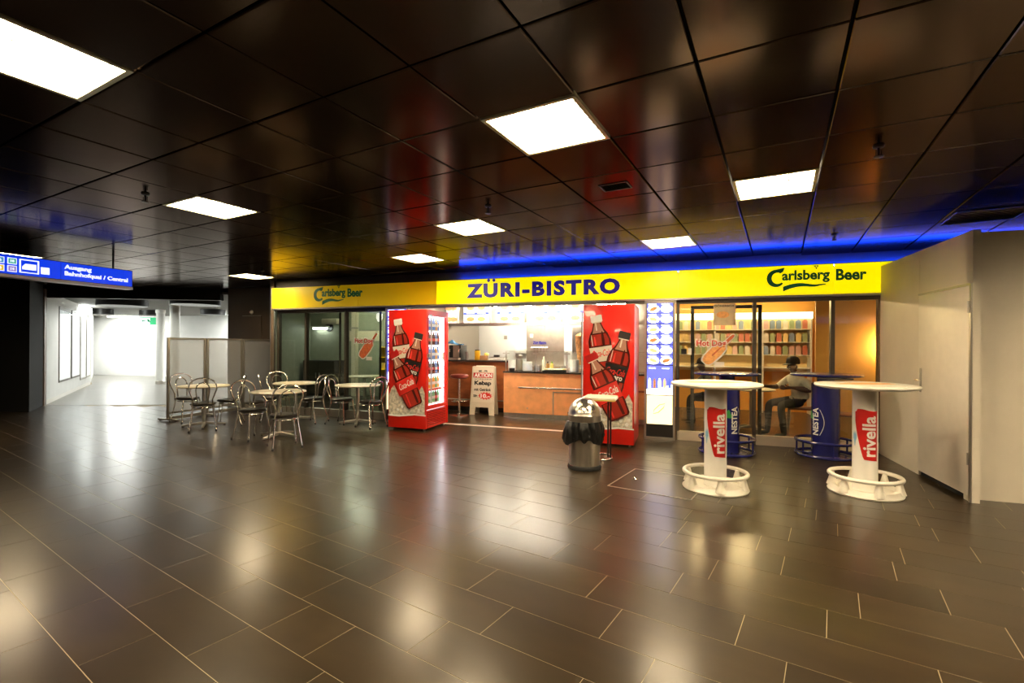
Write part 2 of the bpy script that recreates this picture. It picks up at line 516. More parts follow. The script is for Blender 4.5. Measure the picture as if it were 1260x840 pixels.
for i in range(-34, 16):
    for j in range(-18, 16):
        if (i, j) in lights or (i, j) in unseen_fill_lights: continue
        c = cellc(i, j)
        s, d = sd(c)
        if d > 8.05 and s > -8.3: continue
        if c.y > 11.3 or c.y < -6.5 or c.x < -15 or c.x > 10: continue
        q = project((c.x, c.y, HC))
        vis = q is not None and -100 < q[0] < 1360 and q[1] > -120
        if q is None and c.y < -3.5: continue
        panels.append((1 / c.y ** 3 if vis else 0, c))
panels.sort(key=lambda t: -t[0])
for ar, c in panels[:298]:
    link('ceiling_panel', pmesh, ceil, (c.x, c.y, HC), (random.gauss(0, 0.0022), random.gauss(0, 0.0022), -CY))
mb = MB()
for ar, c in panels[298:]:
    rm = Matrix.Rotation(-CY, 3, 'Z')
    mb.add([rm @ Vector(v) + Vector((c.x, c.y, HC)) for v in pm.v], pm.f)
pf = obj('ceiling_panel_field', mb, M_panel, ceil, smooth=False); pf['kind'] = 'stuff'

# recessed ceiling lights
def make_light():
    L = thing('ceiling_light', 'x', 'ceiling light')
    a, b = CU / 2 - 0.004, CW / 2 - 0.004
    fr = MB()
    for x0, x1, y0, y1 in ((-a, a, -b, -b + 0.025), (-a, a, b - 0.025, b), (-a, -a + 0.025, -b + 0.025, b - 0.025), (a - 0.025, a, -b + 0.025, b - 0.025)):
        fr.box(x0, x1, y0, y1, -0.004, 0.024)
    obj('frame', fr, M_lampframe, L)
    obj('lamp_panel', MB().box(-a + 0.02, a - 0.02, -b + 0.02, b - 0.02, 0.020, 0.026), M_lamp, L, smooth=False)
    sl = mesh_from(MB().box(-a + 0.026, a - 0.026, -0.0015, 0.0015, 0.0, 0.013), 'louvre_blade', M_louvre, smooth=False)
    for k in range(7):
        link('louvre_blade', sl, L, (0, -b + 2 * b * (k + 1) / 8, 0.002))
    s2 = mesh_from(MB().box(-0.004, 0.004, -b + 0.026, b - 0.026, 0.0, 0.013), 'louvre_divider', M_louvre, smooth=False)
    for k in (-1, 1):
        link('louvre_divider', s2, L, (k * a * 0.34, 0, 0.002))
    return L
LL = make_light()
lab = ['large square louvred ceiling light above the open floor, facing the shop opening', 'square ceiling light nearest above the left cola cooler',
       'square ceiling light close above the shop name sign', 'square ceiling light above the cafe tables, beside a sprinkler',
       'square ceiling light with clearly visible louvres, far out over the empty floor', 'square ceiling light above the white standing tables',
       'square ceiling light close to the yellow sign between beer lettering and shop name', 'square ceiling light beside the left end of the yellow sign',
       'square ceiling light behind the hanging blue direction sign']
for k, (i, j) in enumerate(lights):
    c = cellc(i, j)
    if k == 0:
        LL.location = (c.x, c.y, HC); LL.rotation_euler = (0, 0, -CY); LL['label'] = lab[0]; LL['group'] = 'recessed ceiling lights'
    else:
        dup(LL, (c.x, c.y, HC), -CY, lab[k])
for i, j in unseen_fill_lights:
    c = cellc(i, j)
    dup(LL, (c.x, c.y, HC), -CY, 'unseen square louvred ceiling light out of view, added to light the hall')

# sprinklers and vents
def sprinkler(i, j, label):
    c = OC + UC * (i * CU) + WC * (j * CW)
    t = thing('sprinkler', label, 'sprinkler', (c.x, c.y, HC), 0, 'ceiling sprinklers')
    obj('rosette', MB().lathe([(0.035, 0), (0.03, -0.012), (0.012, -0.016)], 16), M_blackmetal, t)
    obj('stem', MB().tube([(0, 0, -0.01), (0, 0, -0.07)], 0.009, 8), M_blackmetal, t)
    obj('deflector', MB().lathe([(0.004, -0.065), (0.03, -0.07), (0.03, -0.074), (0.004, -0.078)], 12), M_blackmetal, t)
    obj('frame_arm', MB().tube([(-0.018, 0, -0.03), (-0.018, 0, -0.068)], 0.003, 6).tube([(0.018, 0, -0.03), (0.018, 0, -0.068)], 0.003, 6), M_blackmetal, t)
for i, j, l in ((-5.58, -0.4, 'sprinkler on the dark ceiling beside the light over the cafe tables'), (-1.46, 2.45, 'sprinkler on the dark ceiling between the two central lights'),
                (3.51, 2.55, 'sprinkler on the dark ceiling to the right of the light over the standing tables'), (3.49, 7.2, 'sprinkler on the ceiling in the blue neon glow'),
                (-11.0, 4.9, 'sprinkler on the ceiling near the left end of the yellow sign')):
    sprinkler(i, j, l)
def vent(i, j, w, h, n, label, m):
    c = OC + UC * (i * CU) + WC * (j * CW)
    t = thing('ceiling_vent', label, 'vent', (c.x, c.y, HC - 0.006), -CY)
    fr = MB()
    for x0, x1, y0, y1 in ((-w, w, -h, -h + 0.012), (-w, w, h - 0.012, h), (-w, -w + 0.012, -h, h), (w - 0.012, w, -h, h)): fr.box(x0, x1, y0, y1, 0, 0.006)
    obj('frame', fr, m, t)
    sl = mesh_from(MB().box(-w + 0.01, w - 0.01, -0.004, 0.004, 0, 0.006), 'slat', m, smooth=False)
    for k in range(n): link('slat', sl, t, (0, -h + 2 * h * (k + 1) / (n + 1), 0), (0.5, 0, 0))
vent(0.58, 2.5, 0.12, 0.09, 6, 'small dark slatted vent in a ceiling panel between two lights', M_blackmetal)
vent(5.55, 6.75, 0.29, 0.29, 9, 'square slatted ceiling vent with a pale edge above the white box room', M_alu)

# ------------------------------------------------------------------ STRUCTURE: shop front shell
SR = 6.6     # the shop front runs on behind the box room
fx = sroot('trim_2', W(0, 0), -FA, 'grey fascia above the yellow sign')
obj('fascia', MB().box(-8.02, SR, 7.97, 8.05, 2.60, HC + 0.03), M_fascia, fx)
obj('soffit', MB().box(-8.02, SR, 7.84, 8.3, 2.165, 2.185), M_frame, fx)
# dark wall block to the left of the shop
dark = struct(obj('wall_left', MB().box(-10.5, -9.08, 8.92, 9.0, 0, HC + 0.04).box(-10.5, -10.42, 9.0, 15.5, 0, HC + 0.04).prism([(-8.02, 7.9), (-9.08, 8.92), (-9.18, 8.92), (-8.1, 7.9)], 0, HC + 0.04, 'xy'), M_dark_wall, None, W(0, 0), (0, 0, -FA), smooth=False), 'dark brown wall beside the left end of the shop')
lk = struct(obj('wall_hall', MB().prism([(-16, 10.9), (-10.13, 10.1), (-10.86, 11.14), (-11.3, 11.5), (-16, 12.0)], 0, HC + 0.04, 'xy'), M_void, smooth=False), 'black wall at the left of the corridor mouth')
struct(obj('wall_far_left', MB().box(-16.2, -15.9, -9, 11.2, 0, HC + 0.04), M_black, smooth=False), 'dark side wall of the hall')
struct(obj('wall_behind', MB().box(-16, 12, -7.2, -7.0, 0, HC + 0.04), M_dark_wall, smooth=False), 'dark rear wall of the hall')
struct(obj('wall_right', MB().box(9.4, 9.6, -7, 9, 0, HC + 0.04), M_dark_wall, smooth=False), 'dark side wall of the hall')

# corridor
a, b = Vector((-11.0, 11.35)), Vector((-14.95, 17.05))
dirw = (b - a).normalized(); nrm = Vector((dirw.y, -dirw.x))
ang = math.atan2(dirw.y, dirw.x); Lw = (b - a).length
BH = 2.53
cw = sroot('wall_corridor', (a.x, a.y, 0), ang, 'white corridor wall with display cases')
obj('wall_face', MB().box(0, Lw, 0, 0.3, 0, 2.72), M_white_wall, cw)
obj('stone_jamb', MB().box(-0.22, 0.0, -0.015, 0.3, 0, 2.72), M_stone, cw)
obj('skirting', MB().box(0, Lw, -0.012, 0, 0, 0.10), M_white, cw)
struct(obj('wall_corridor_back', MB().prism([(-19.4, 22.3), (-15.7, 21.4), (-4.5, 19.0), (-4.5, 19.4), (-15.7, 21.8), (-19.6, 22.8)], 0, 2.75, 'xy'), M_white_wall, smooth=False), 'bright white wall at the end of the corridor')
struct(obj('wall_corridor_side', MB().prism([(-14.95, 17.05), (-19.4, 22.3), (-19.9, 22.0), (-15.5, 16.9)], 0, 2.75, 'xy'), M_white_wall, smooth=False), 'white corridor wall beyond the display cases')
struct(obj('ceiling', MB().prism([(-11.4, 11.45), (-7.1, 11.95), (-4.3, 19.5), (-15.7, 22.0), (-20.3, 23.2)], 2.68, 2.74, 'xy'), M_grey_ceiling, smooth=False), 'grey corridor ceiling')
struct(obj('trim_3', MB().prism([(-11.4, 11.33), (-7.2, 11.86), (-7.2, 12.0), (-11.4, 11.47)], BH, HC + 0.04, 'xy'), M_black, smooth=False), 'black bulkhead over the corridor mouth')

M_corr_light = mat('lit_corridor_diffuser', (0.95, 0.97, 0.95), 0.5, emit=16.0, ecol=(0.97, 1.0, 0.92))
M_corr_light2 = mat('lit_corridor_tube', (0.95, 0.97, 0.95), 0.5, emit=22.0, ecol=(0.95, 1.0, 0.95))
def drum(px, Z, R, label):
    x = (px - 630) / FPX * Z
    t = thing('drum_lamp', label, 'ceiling lamp', (x, Z, 2.68), 0, 'black drum lamps of the corridor')
    obj('drum', MB().lathe([(R - 0.02, -0.002), (R, -0.002), (R, -0.19), (R - 0.02, -0.19), (R - 0.02, -0.012)], 36), M_black, t)
    obj('diffuser', MB().lathe([(0.02, -0.10), (R - 0.03, -0.10), (R - 0.03, -0.11), (0.02, -0.11)], 30), M_corr_light, t)
drum(151, 13.4, 0.58, 'wide black drum lamp on the corridor ceiling above the free floor')
drum(241, 12.9, 0.58, 'wide black drum lamp beside the column behind the frosted screens')
drum(186, 17.8, 0.36, 'smaller black drum lamp over the green exit sign')
drum(262, 17.2, 0.40, 'smaller black drum lamp close to the dark wall beyond the column')
drum(126, 17.2, 0.32, 'smaller black drum lamp at the end of the display case wall')

# display cases on the corridor wall
M_case = mat('lit_case_back', (0.9, 0.92, 0.95), 0.5, emit=1.1, ecol=(0.95, 0.98, 1.0))
def wallx(px):
    r = (px - 630) / FPX
    # a + dirw*t : x/y = r
    return (r * a.y - a.x) / (dirw.x - r * dirw.y)
for k, (p0, p1, z0, z1, l) in enumerate(((72, 86, 0.42, 2.42, 'display case with dark frame nearest the stone jamb'), (87.5, 97.5, 0.42, 2.42, 'middle display case on the white corridor wall'),
                                         (98.5, 105, 0.28, 2.3, 'brightly lit display case under the wall lamp'), (106, 110.5, 0.3, 2.3, 'narrow last display case on the white corridor wall'))):
    t0, t1 = wallx(p0), wallx(p1)
    p = a + dirw * t0
    t = thing('display_case', l, 'display case', (p.x, p.y, 0), ang, 'display cases in the corridor')
    w = t1 - t0
    fr = MB()
    for x0, x1, za, zb in ((0, w, z0, z0 + 0.05), (0, w, z1 - 0.09, z1), (0, 0.03, z0, z1), (w - 0.03, w, z0, z1)): fr.box(x0, x1, -0.022, 0, za, zb)
    obj('frame', fr, M_alu if k > 1 else M_frame, t)
    obj('backing', MB().box(0.03, w - 0.03, -0.016, -0.002, z0 + 0.05, z1 - 0.09), M_case, t, smooth=False)
    obj('pane', MB().box(0.03, w - 0.03, -0.020, -0.018, z0 + 0.05, z1 - 0.09), M_cglass, t, smooth=False)
    obj('lock', MB().box(w * 0.5 - 0.03, w * 0.5 + 0.03, -0.03, -0.022, z0 + 0.02, z0 + 0.05), M_chrome, t)
p = a + dirw * wallx(98)
t = thing('wall_lamp', 'bright rectangular lamp above the display cases', 'wall lamp', (p.x, p.y, 2.42), ang)
obj('lamp_box', MB().box(0, 1.3, -0.04, 0.0, 0, 0.22), M_white, t, bevel=0.01)
obj('lit_front', MB().box(0.0, 1.3, -0.15, -0.04, 0.01, 0.21), M_corr_light2, t, bevel=.01)

for x, y, l in ((-8.6, 17.6, 'unseen long lamp added behind the dark wall to brighten the corridor'), (-10.9, 19.6, 'unseen long lamp added before the end wall to brighten it'), (-17.0, 21.0, 'unseen long lamp added round the corner of the display cases for brightness')):  # lamps out of sight, added to brighten the corridor's end wall
    t = thing('unseen_corridor_fill', l, 'ceiling lamp', (x, y, 2.675), -.3)
    obj('housing', MB().box(-.75, .75, -.16, .16, -.04, 0), M_white, t)
    obj('diffuser', MB().box(-.72, .72, -.14, .14, -.052, -.04), mat('added_corridor_glow', (1, 1, 1), .5, emit=165, ecol=(.98, 1.0, .95)), t)
def exit_sign(px, Z, z, w, label, flip=False):
    x = (px - 630) / FPX * Z
    t = thing('exit_sign', label, 'exit sign', (x, Z, z), 0.25)
    obj('sign_box', MB().box(-w, w, 0, 0.05, -0.14, 0.14), mat('lit_green_sign', (0, .35, .12), .4, emit=0.55, ecol=(0.0, 0.5, 0.16)), t)
    obj('white_field', MB().box(-w + 0.02, w * 0.25, -0.003, 0, -0.11, 0.11), M_signwhite, t)
    obj('running_figure', MB().prism([(-.02, -.09), (.03, -.02), (.06, -.08), (.09, -.06), (.06, .02), (.02, .08), (-.05, .06), (-.02, .02)], -0.006, -0.003), mat('green_print', (0, .3, .1), .5), t)
    obj('arrow', MB().prism([(-w + .05, 0), (-w + .12, .06), (-w + .12, .02), (-w + .19, .02), (-w + .19, -.02), (-w + .12, -.02), (-w + .12, -.06)], -0.006, -0.003), MATS['green_print'], t)
    obj('hanger', MB().box(-w * 0.7, -w * 0.7 + 0.02, 0.015, 0.035, 0.14, 2.68 - z).box(w * 0.7, w * 0.7 + 0.02, 0.015, 0.035, 0.14, 2.68 - z), M_alu, t)
exit_sign(182, 18.4, 2.32, 0.27, 'green and white exit sign hanging in front of the bright corridor wall')

for px, Z, r, l in ((197.5, 17.4, 0.135, 'slim white round column in the corridor, standing free of the screens'), (215, 14.0, 0.125, 'white round column rising behind the frosted screens')):
    x = (px - 630) / FPX * Z
    t = thing('column', l, 'column', (x, Z, 0))
    obj('shaft', MB().lathe([(r, 0.12), (r, 2.55)], 24), M_white, t)
    obj('base_ring', MB().lathe([(r + .015, 0), (r + .015, .1), (r, .12)], 24), M_alu, t)
    obj('head_ring', MB().lathe([(r, 2.55), (r + .02, 2.57), (r + .02, 2.68)], 24), M_white, t)

# ------------------------------------------------------------------ box room at the right
S1, DB0, DB1, BHX = 2.60, 5.80, 7.84, 2.555
bw = sroot('wall_box', W(0, 0), -FA, 'off-white panel box room with a door')
def boxd(px):   # depth along the left face seen at this pixel column
    r = ray(px, 425)
    # s*E+d*N ; x/y=r.x -> d
    return S1 * (E2.x - r.x * E2.y) / (r.x * N2.y - N2.x)
dd0, dd1 = boxd(1194.5), boxd(1131.5)
dz0, dz1 = 0.055, 2.04
obj('panel', MB().box(S1, S1 + 0.06, DB0, dd0 - 0.03, 0, BHX), M_offwhite, bw)
obj('panel', MB().box(S1, S1 + 0.06, dd1 + 0.006, DB1, 0, BHX), M_offwhite, bw)
obj('panel', MB().box(S1, S1 + 0.06, dd0 - 0.03, dd1 + 0.003, dz1 + 0.012, BHX), M_offwhite, bw)
obj('panel', MB().box(S1 + 0.06, S1 + 5.0, DB0, DB0 + 0.06, 0, BHX), M_offwhite, bw)
obj('roof_panel', MB().box(S1 + 0.06, S1 + 5.0, DB0 + 0.06, DB1, BHX - 0.06, BHX), M_offwhite, bw)
dr = sroot('door_1', W(S1, dd0), -FA, 'off-white flush door of the box room')
wd = dd1 - dd0
obj('door_leaf', MB().box(-0.012, 0.03, 0, wd - 0.004, dz0, dz1), M_doorwhite, dr, bevel=0.003)
obj('gap_shade', MB().box(0.02, 0.05, 0.0, wd, 0.0, dz0), M_void, dr)  # black bar stands in for the shade under the door
fr = MB().box(-0.016, 0.0, -0.03, -0.004, 0.0, dz1 + 0.02)
fr.box(-0.016, 0, -0.03, wd, dz1 + 0.002, dz1 + 0.02)
obj('frame', fr, M_alu, dr)
hd = obj('handle_plate', MB().box(-0.02, -0.012, wd - 0.08, wd - 0.042, 0.95, 1.22), M_alu, dr, bevel=0.004)
obj('lever', MB().tube([(0, 0, 0), (-0.05, 0, 0), (-0.055, -0.02, 0), (-0.055, -0.13, -0.004)], 0.009, 8), M_chrome, hd, (-0.02, wd - 0.06, 1.09))
for z in (0.35, 1.78):
    obj('hinge', MB().tube([(-0.022, -0.008, z), (-0.022, -0.008, z + 0.11)], 0.011, 8), M_alu, dr)

# ------------------------------------------------------------------ the yellow shop sign
sg = thing('shop_sign', 'long yellow light-box sign over the shop with blue shop name and green beer lettering', 'sign', W(0, D0), -FA)
ZB, ZT = 2.195, 2.615
cuts = [-8.0, fs(440)[0], fs(537)[0], fs(834)[0], fs(1026)[0], 5.2, SR]
for k in range(len(cuts) - 1):
    obj('sign_panel', MB().box(cuts[k] + 0.003, cuts[k + 1] - 0.003, 0, 0.012, ZB, ZT), M_yellow if k < 2 else M_yellow_lit, sg, smooth=False)
obj('sign_box', MB().box(-8.0, SR, 0.014, 0.12, ZB, ZT - 0.05), M_fascia, sg)
obj('bottom_rail', MB().box(-8.02, SR, -0.012, 0.13, ZB - 0.03, ZB), M_alu, sg)
obj('top_rail', MB().box(-8.02, SR, -0.008, 0.02, ZT, ZT + 0.008), M_frame, sg)
obj('end_cap', MB().box(-8.02, -8.0, -0.008, 0.12, ZB, ZT), M_alu, sg)
# shop name
s0, z0 = fs(574, 367); s1, z1 = fs(763, 361.5)
zc = (fs(574, 348.5)[1] + z0 + fs(763, 342.5)[1] + z1) / 4
hh = (fs(574, 348.5)[1] - z0 + fs(763, 342.5)[1] - z1) / 2
nm = text('shop_name', 'ZURI-BISTRO', M_signblue, sg, ((s0 + s1) / 2, -0.003, zc), s1 - s0, hh, ext=0.006, bold=0.055, spacing=1.2)
sU = s0 + (s1 - s0) * 0.176
for k in (-1, 1):
    obj('umlaut_dot', MB().lathe([(0.0, 0.006), (0.03, 0.006), (0.03, 0.0), (0.0, 0.0)], 14), M_signblue, sg, (sU + k * 0.05, 0.0, zc + hh / 2 + 0.045), FRONT)
def beer_logo(pxa, pxb, pya, pyb, pxc, pxd):
    """script name with big C and swash, then 'Beer'"""
    xa, xb = fs(pxa)[0], fs(pxb)[0]
    zt, zb = fs((pxa + pxb) / 2, pya)[1], fs((pxa + pxb) / 2, pyb)[1]
    w, h = xb - xa, zt - zb
    zmid = zb + h * 0.60
    text('beer_lettering', 'arlsberg', M_green, sg, (xa + w * 0.62, -0.003, zmid - 0.02 * h), w * 0.80, h * 0.58, ext=0.005, bold=0.035)
    C = MB()
    pts = []
    for k in range(22):
        an = math.radians(55 + 262 * k / 21)
        rr = 0.30 * h
        pts.append((xa + w * 0.135 + rr * 0.95 * math.cos(an), zmid - 0.06 * h + rr * math.sin(an), k / 21))
    outer = []; inner = []
    for x, z, t in pts:
        th = h * (0.055 + 0.07 * math.sin(PI * t))
        dx, dz = x - (xa + w * 0.135), z - (zmid - 0.06 * h)
        l = math.hypot(dx, dz)
        outer.append((x + dx / l * th, z + dz / l * th)); inner.append((x - dx / l * th * 0.6, z - dz / l * th * 0.6))
    for k in range(21):
        C.prism([outer[k], outer[k + 1], inner[k + 1], inner[k]], -0.006, -0.001)
    # flag of the C
    C.prism([(xa + w * 0.12, zmid + 0.33 * h), (xa + w * 0.27, zmid + 0.40 * h), (xa + w * 0.24, zmid + 0.22 * h), (xa + w * 0.19, zmid + 0.14 * h)], -0.006, -0.001)
    obj('beer_initial', C, M_green, sg)
    S = MB(); pr = None
    for k in range(25):
        t = k / 24
        x = xa + w * (0.24 + 0.72 * t)
        z = zb + h * (0.02 + 0.24 * math.sin(min(1, t * 1.6) * PI * 0.62) * (1 - 0.55 * t) + 0.10 * max(0, t - 0.75) * 4)
        th = h * (0.11 * (1 - t) ** 0.8 + 0.025)
        q = ((x, z + th), (x, z - th * 0.6))
        if pr: S.prism([pr[0], q[0], q[1], pr[1]], -0.006, -0.001)
        pr = q
    obj('beer_swash', S, M_green, sg)
    lf = MB(); cx, cz = xa + w * 0.80, zt - 0.02 * h
    for dx, dz in ((-0.05, 0.03), (0.05, 0.03), (0, -0.05)):
        lf.prism([(cx + dx * h - 0.05 * h, cz + dz * h + .03 * h), (cx + dx * h + 0.05 * h, cz + dz * h + .03 * h), (cx + dx * h, cz + dz * h - 0.06 * h)], -0.006, -0.001)
    obj('hop_leaf', lf, M_green, sg)
    xc, xd = fs(pxc)[0], fs(pxd)[0]
    text('beer_lettering', 'Beer', M_green, sg, ((xc + xd) / 2, -0.003, zmid + 0.0 * h), xd - xc, h * 0.50, ext=0.005, bold=0.035)
beer_logo(388, 424, 352.5, 373.5, 427.5, 446)
beer_logo(946, 1019, 328.5, 356.5, 1028, 1066)
# blue neon tube on top of the sign
nt_ = thing('neon_tube', 'blue neon tube lying on top of the yellow sign', 'neon light', W(0, D0), -FA)
obj('tube', MB().tube([(-3.75, 0.09, ZT + 0.004), (SR - 0.2, 0.09, ZT + 0.004)], 0.012, 8), M_neon, nt_)
for k in range(6):
    obj('tube_holder', MB().box(-3.6 + k * 2.3, -3.57 + k * 2.3, 0.08, 0.1, ZT - 0.05, ZT - 0.007), M_white, nt_)

# ------------------------------------------------------------------ shop glazing
DG = 8.0
def bars(root, xs, zlo, zhi, w=0.05, y0=-0.03, y1=0.05, m=None):
    for x in xs: obj('mullion', MB().box(x - w / 2, x + w / 2, y0, y1, zlo, zhi), m or M_frame, root)
gl = sroot('window_1', W(0, DG), -FA, 'left shop window with sliding glass panels')
xs = [-7.98, fs(377, 425, DG)[0], fs(426, 425, DG)[0], -5.17]
bars(gl, xs, 0.0, 2.165)
bars(gl, [xs[2] - 0.2, xs[1] - 0.08, xs[3] - 0.35], 0.16, 2.1, 0.03, 0.05, 0.08)
obj('head_rail', MB().box(xs[0], xs[-1], -0.03, 0.05, 2.10, 2.165), M_frame, gl)
obj('plinth', MB().box(xs[0], xs[-1], -0.03, 0.06, 0.0, 0.15), M_alu, gl)
for k in range(3):
    obj('pane', MB().box(xs[k] + 0.025, xs[k + 1] - 0.025, 0.008, 0.014, 0.15, 2.10), M_glass, gl, smooth=False)
DGR = 7.93
gr = sroot('window_2', W(0, DGR), -FA, 'right shop window with glass door')
xr = [fs(834, 425, DGR)[0], fs(928, 425, DGR)[0], fs(1024, 425, DGR)[0], 2.62]
bars(gr, xr, 0.0, 2.165)
obj('head_rail', MB().box(xr[0], xr[-1], -0.03, 0.05, 2.11, 2.165), M_frame, gr)
obj('plinth', MB().box(xr[0], xr[-1], -0.03, 0.06, 0.0, 0.14), mat('cream_plinth', (0.55, 0.47, 0.36), 0.4), gr)
for k in range(3):
    obj('pane', MB().box(xr[k] + 0.025, xr[k + 1] - 0.025, 0.008, 0.014, 0.14, 2.11), M_glass, gr, smooth=False)
dl = obj('door_frame', MB().box(xr[0] + 0.19, xr[0] + 0.24, 0.05, 0.09, 0.14, 2.08).box(xr[1] + 0.06, xr[1] + 0.11, 0.05, 0.09, 0.14, 2.08)
         .box(xr[0] + 0.19, xr[1] + 0.11, 0.05, 0.09, 2.03, 2.08), M_frame, gr)
obj('lock_box', MB().box(xr[0] + 0.05, xr[0] + 0.13, -0.02, 0.0, 1.33, 1.41), M_blackmetal, gr)
obj('lock_plate', MB().box(xr[0] + 0.15, xr[0] + 0.2, -0.02, 0.006, 1.32, 1.42), M_white, gr)

# hot dog stickers, poster
M_hd_red = mat('hotdog_red_print', (0.65, 0.03, 0.02), 0.4)
M_bun = mat('hotdog_bun_print', (0.95, 0.48, 0.16), 0.5, noise=0.2, nscale=25)
M_saus = mat('hotdog_sausage_print', (0.70, 0.17, 0.06), 0.45, noise=0.2, nscale=25)
def hotdog(d, pxs, pys, label, k=1.0, dark=False):
    """pxs: text span, sticker from bun foot to sausage tip"""
    (tx0, ty), (tx1, _), (bx_, by_), (ex, ey) = pxs
    c = fs(bx_, by_, d); e = fs(ex, ey, d)
    s0, z0 = fs(tx0, ty, d); s1, _z = fs(tx1, ty, d)
    t = thing('hot_dog_sticker', label, 'sticker', W(0, d - 0.002), -FA, 'hot dog stickers')
    ax = Vector((e[0] - c[0], e[1] - c[1])); L = ax.length; ax.normalize(); nn = Vector((-ax.y, ax.x))
    def blob(prof, y0, y1, m, nm):
        l = [(c[0] + ax.x * t_ * L + nn.x * h * L, c[1] + ax.y * t_ * L + nn.y * h * L) for t_, h in prof]
        r = [(c[0] + ax.x * t_ * L - nn.x * h * L, c[1] + ax.y * t_ * L - nn.y * h * L) for t_, h in reversed(prof)]
        obj(nm, MB().prism(l + r, y0, y1), m, t, smooth=False)
    W_ = 0.03
    blob([(-0.03, 0.06 + W_), (0.02, 0.11 + W_), (0.12, 0.14 + W_), (0.4, 0.15 + W_), (0.62, 0.12 + W_), (0.70, 0.03 + W_), (0.95, 0.03 + W_), (1.03, 0.01 + W_)], -0.001, 0, M_whiteprint, 'white_outline')
    blob([(0.6, 0.035), (0.92, 0.035), (0.98, 0.03), (1.0, 0.012)], -0.003, -0.001, M_saus, 'sausage')
    blob([(-0.0, 0.05), (0.03, 0.10), (0.12, 0.135), (0.4, 0.145), (0.6, 0.12), (0.66, 0.05)], -0.004, -0.001, M_saus if dark else M_bun, 'bun')
    blob([(0.25, 0.012), (0.3, 0.02), (0.55, 0.015), (0.6, 0.005)], -0.0055, -0.004, M_saus, 'bun_slit')
    cx, cz = (s0 + s1) / 2, z0
    text('outline_lettering', 'Hot Dog', M_whiteprint, t, (cx, -0.0035, cz), (s1 - s0) * 1.10, .165, ext=0.002, bold=0.09)
    text('lettering', 'Hot Dog', M_hd_red, t, (cx, -0.0065, cz), (s1 - s0), .115, ext=0.002, bold=0.02)
    pr = fs(bx_ + (ex - bx_) * 0.5, by_ + 2 + 0.0 * (ey - by_), d)
    obj('price_tag', MB().box(pr[0] - 0.06, pr[0] + 0.07, -0.006, -0.002, pr[1] - 0.035, pr[1] + 0.035), M_whiteprint, t)
hotdog(DGR, ((857, 423), (893, 423), (867, 446), (903, 412)), None, 'hot dog sticker on the right shop window, over the blue standing table')
hotdog(DG, ((437, 420), (459, 420), (444, 439), (464, 410)), None, 'hot dog sticker on the left shop window, beside the left cola cooler', dark=True)
p0 = fs(878, 373.5, DGR); p1 = fs(905, 400, DGR)
t = thing('poster', 'pale food poster with black heading on the right shop window', 'poster', W(0, DGR - 0.002), -FA)
obj('sheet', MB().box(p0[0], p1[0], -0.002, 0, p1[1], p0[1]), mat('poster_paper', (0.78, 0.62, 0.36), 0.5, noise=0.12, nscale=9), t)
text('heading', 'DÖNERBOX', M_blackmetal, t, ((p0[0] + p1[0]) / 2, -0.0025, p0[1] - 0.035), (p1[0] - p0[0]) * 0.9, 0.035, bold=0.02, ext=0.001)
obj('food_print', MB().prism([(p0[0] + 0.13 + 0.09 * math.cos(k * PI / 8), p0[1] - 0.17 + 0.05 * math.sin(k * PI / 8)) for k in range(16)], -0.004, -0.002), M_bun, t)

# ------------------------------------------------------------------ shop interior shell
M_inceil = mat('shop_ceiling', (0.35, 0.33, 0.3), 0.6)
struct(obj('ceiling', MB().box(-8.0, 3.7, 8.06, 14, 2.47, 2.53).box(-10.4, -8.0, 9.02, 14, 2.47, 2.53), M_inceil, None, W(0, 0), (0, 0, -FA)), 'ceiling inside the shop')
kw = sroot('wall_kitchen', W(0, 0), -FA, 'brushed steel wall panels behind the counter')
kx = [-5.1, -3.75, -3.25, -2.75, -2.3, -0.45]
for k in range(5):
    obj('steel_panel', MB().box(kx[k] + 0.003, kx[k + 1] - 0.003, 12.0, 12.03, 0, 2.47), M_white_wall if k in (0, 3) else (mat('satin_steel', (0.5, 0.46, 0.4), 0.35, metal=0.8, noise=0.1, nscale=6)), kw)
struct(obj('wall_side', MB().box(-5.16, -5.10, 8.1, 12.6, 0, 2.47), mat('cream_wall', (0.42, 0.38, 0.32), 0.4, metal=.5), None, W(0, 0), (0, 0, -FA)), 'partition wall at the left of the counter')
struct(obj('wall_side', MB().box(-0.45, -0.40, 8.1, 12.6, 0, 2.47), MATS['cream_wall'], None, W(0, 0), (0, 0, -FA)), 'partition wall at the right of the counter')
struct(obj('wall_room_left', MB().box(-10.4, -5.16, 11.6, 11.7, 0, 2.47).box(-10.41, -10.38, 9.02, 11.6, 0, 2.47), M_teal, None, W(0, 0), (0, 0, -FA)), 'grey-green walls of the left shop room')
struct(obj('wall_room_right', MB().box(-0.4, 3.4, 12.2, 12.3, 0, 2.47).box(3.5, 3.6, 8.7, 12.2, 0, 2.47), M_orangewall, None, W(0, 0), (0, 0, -FA)), 'orange walls of the right shop room')
struct(obj('wall_room_near', MB().box(2.02, 3.6, 8.62, 8.68, 0, 2.47), M_orangewall, None, W(0, 0), (0, 0, -FA)), 'orange wall panel close behind the last window pane')

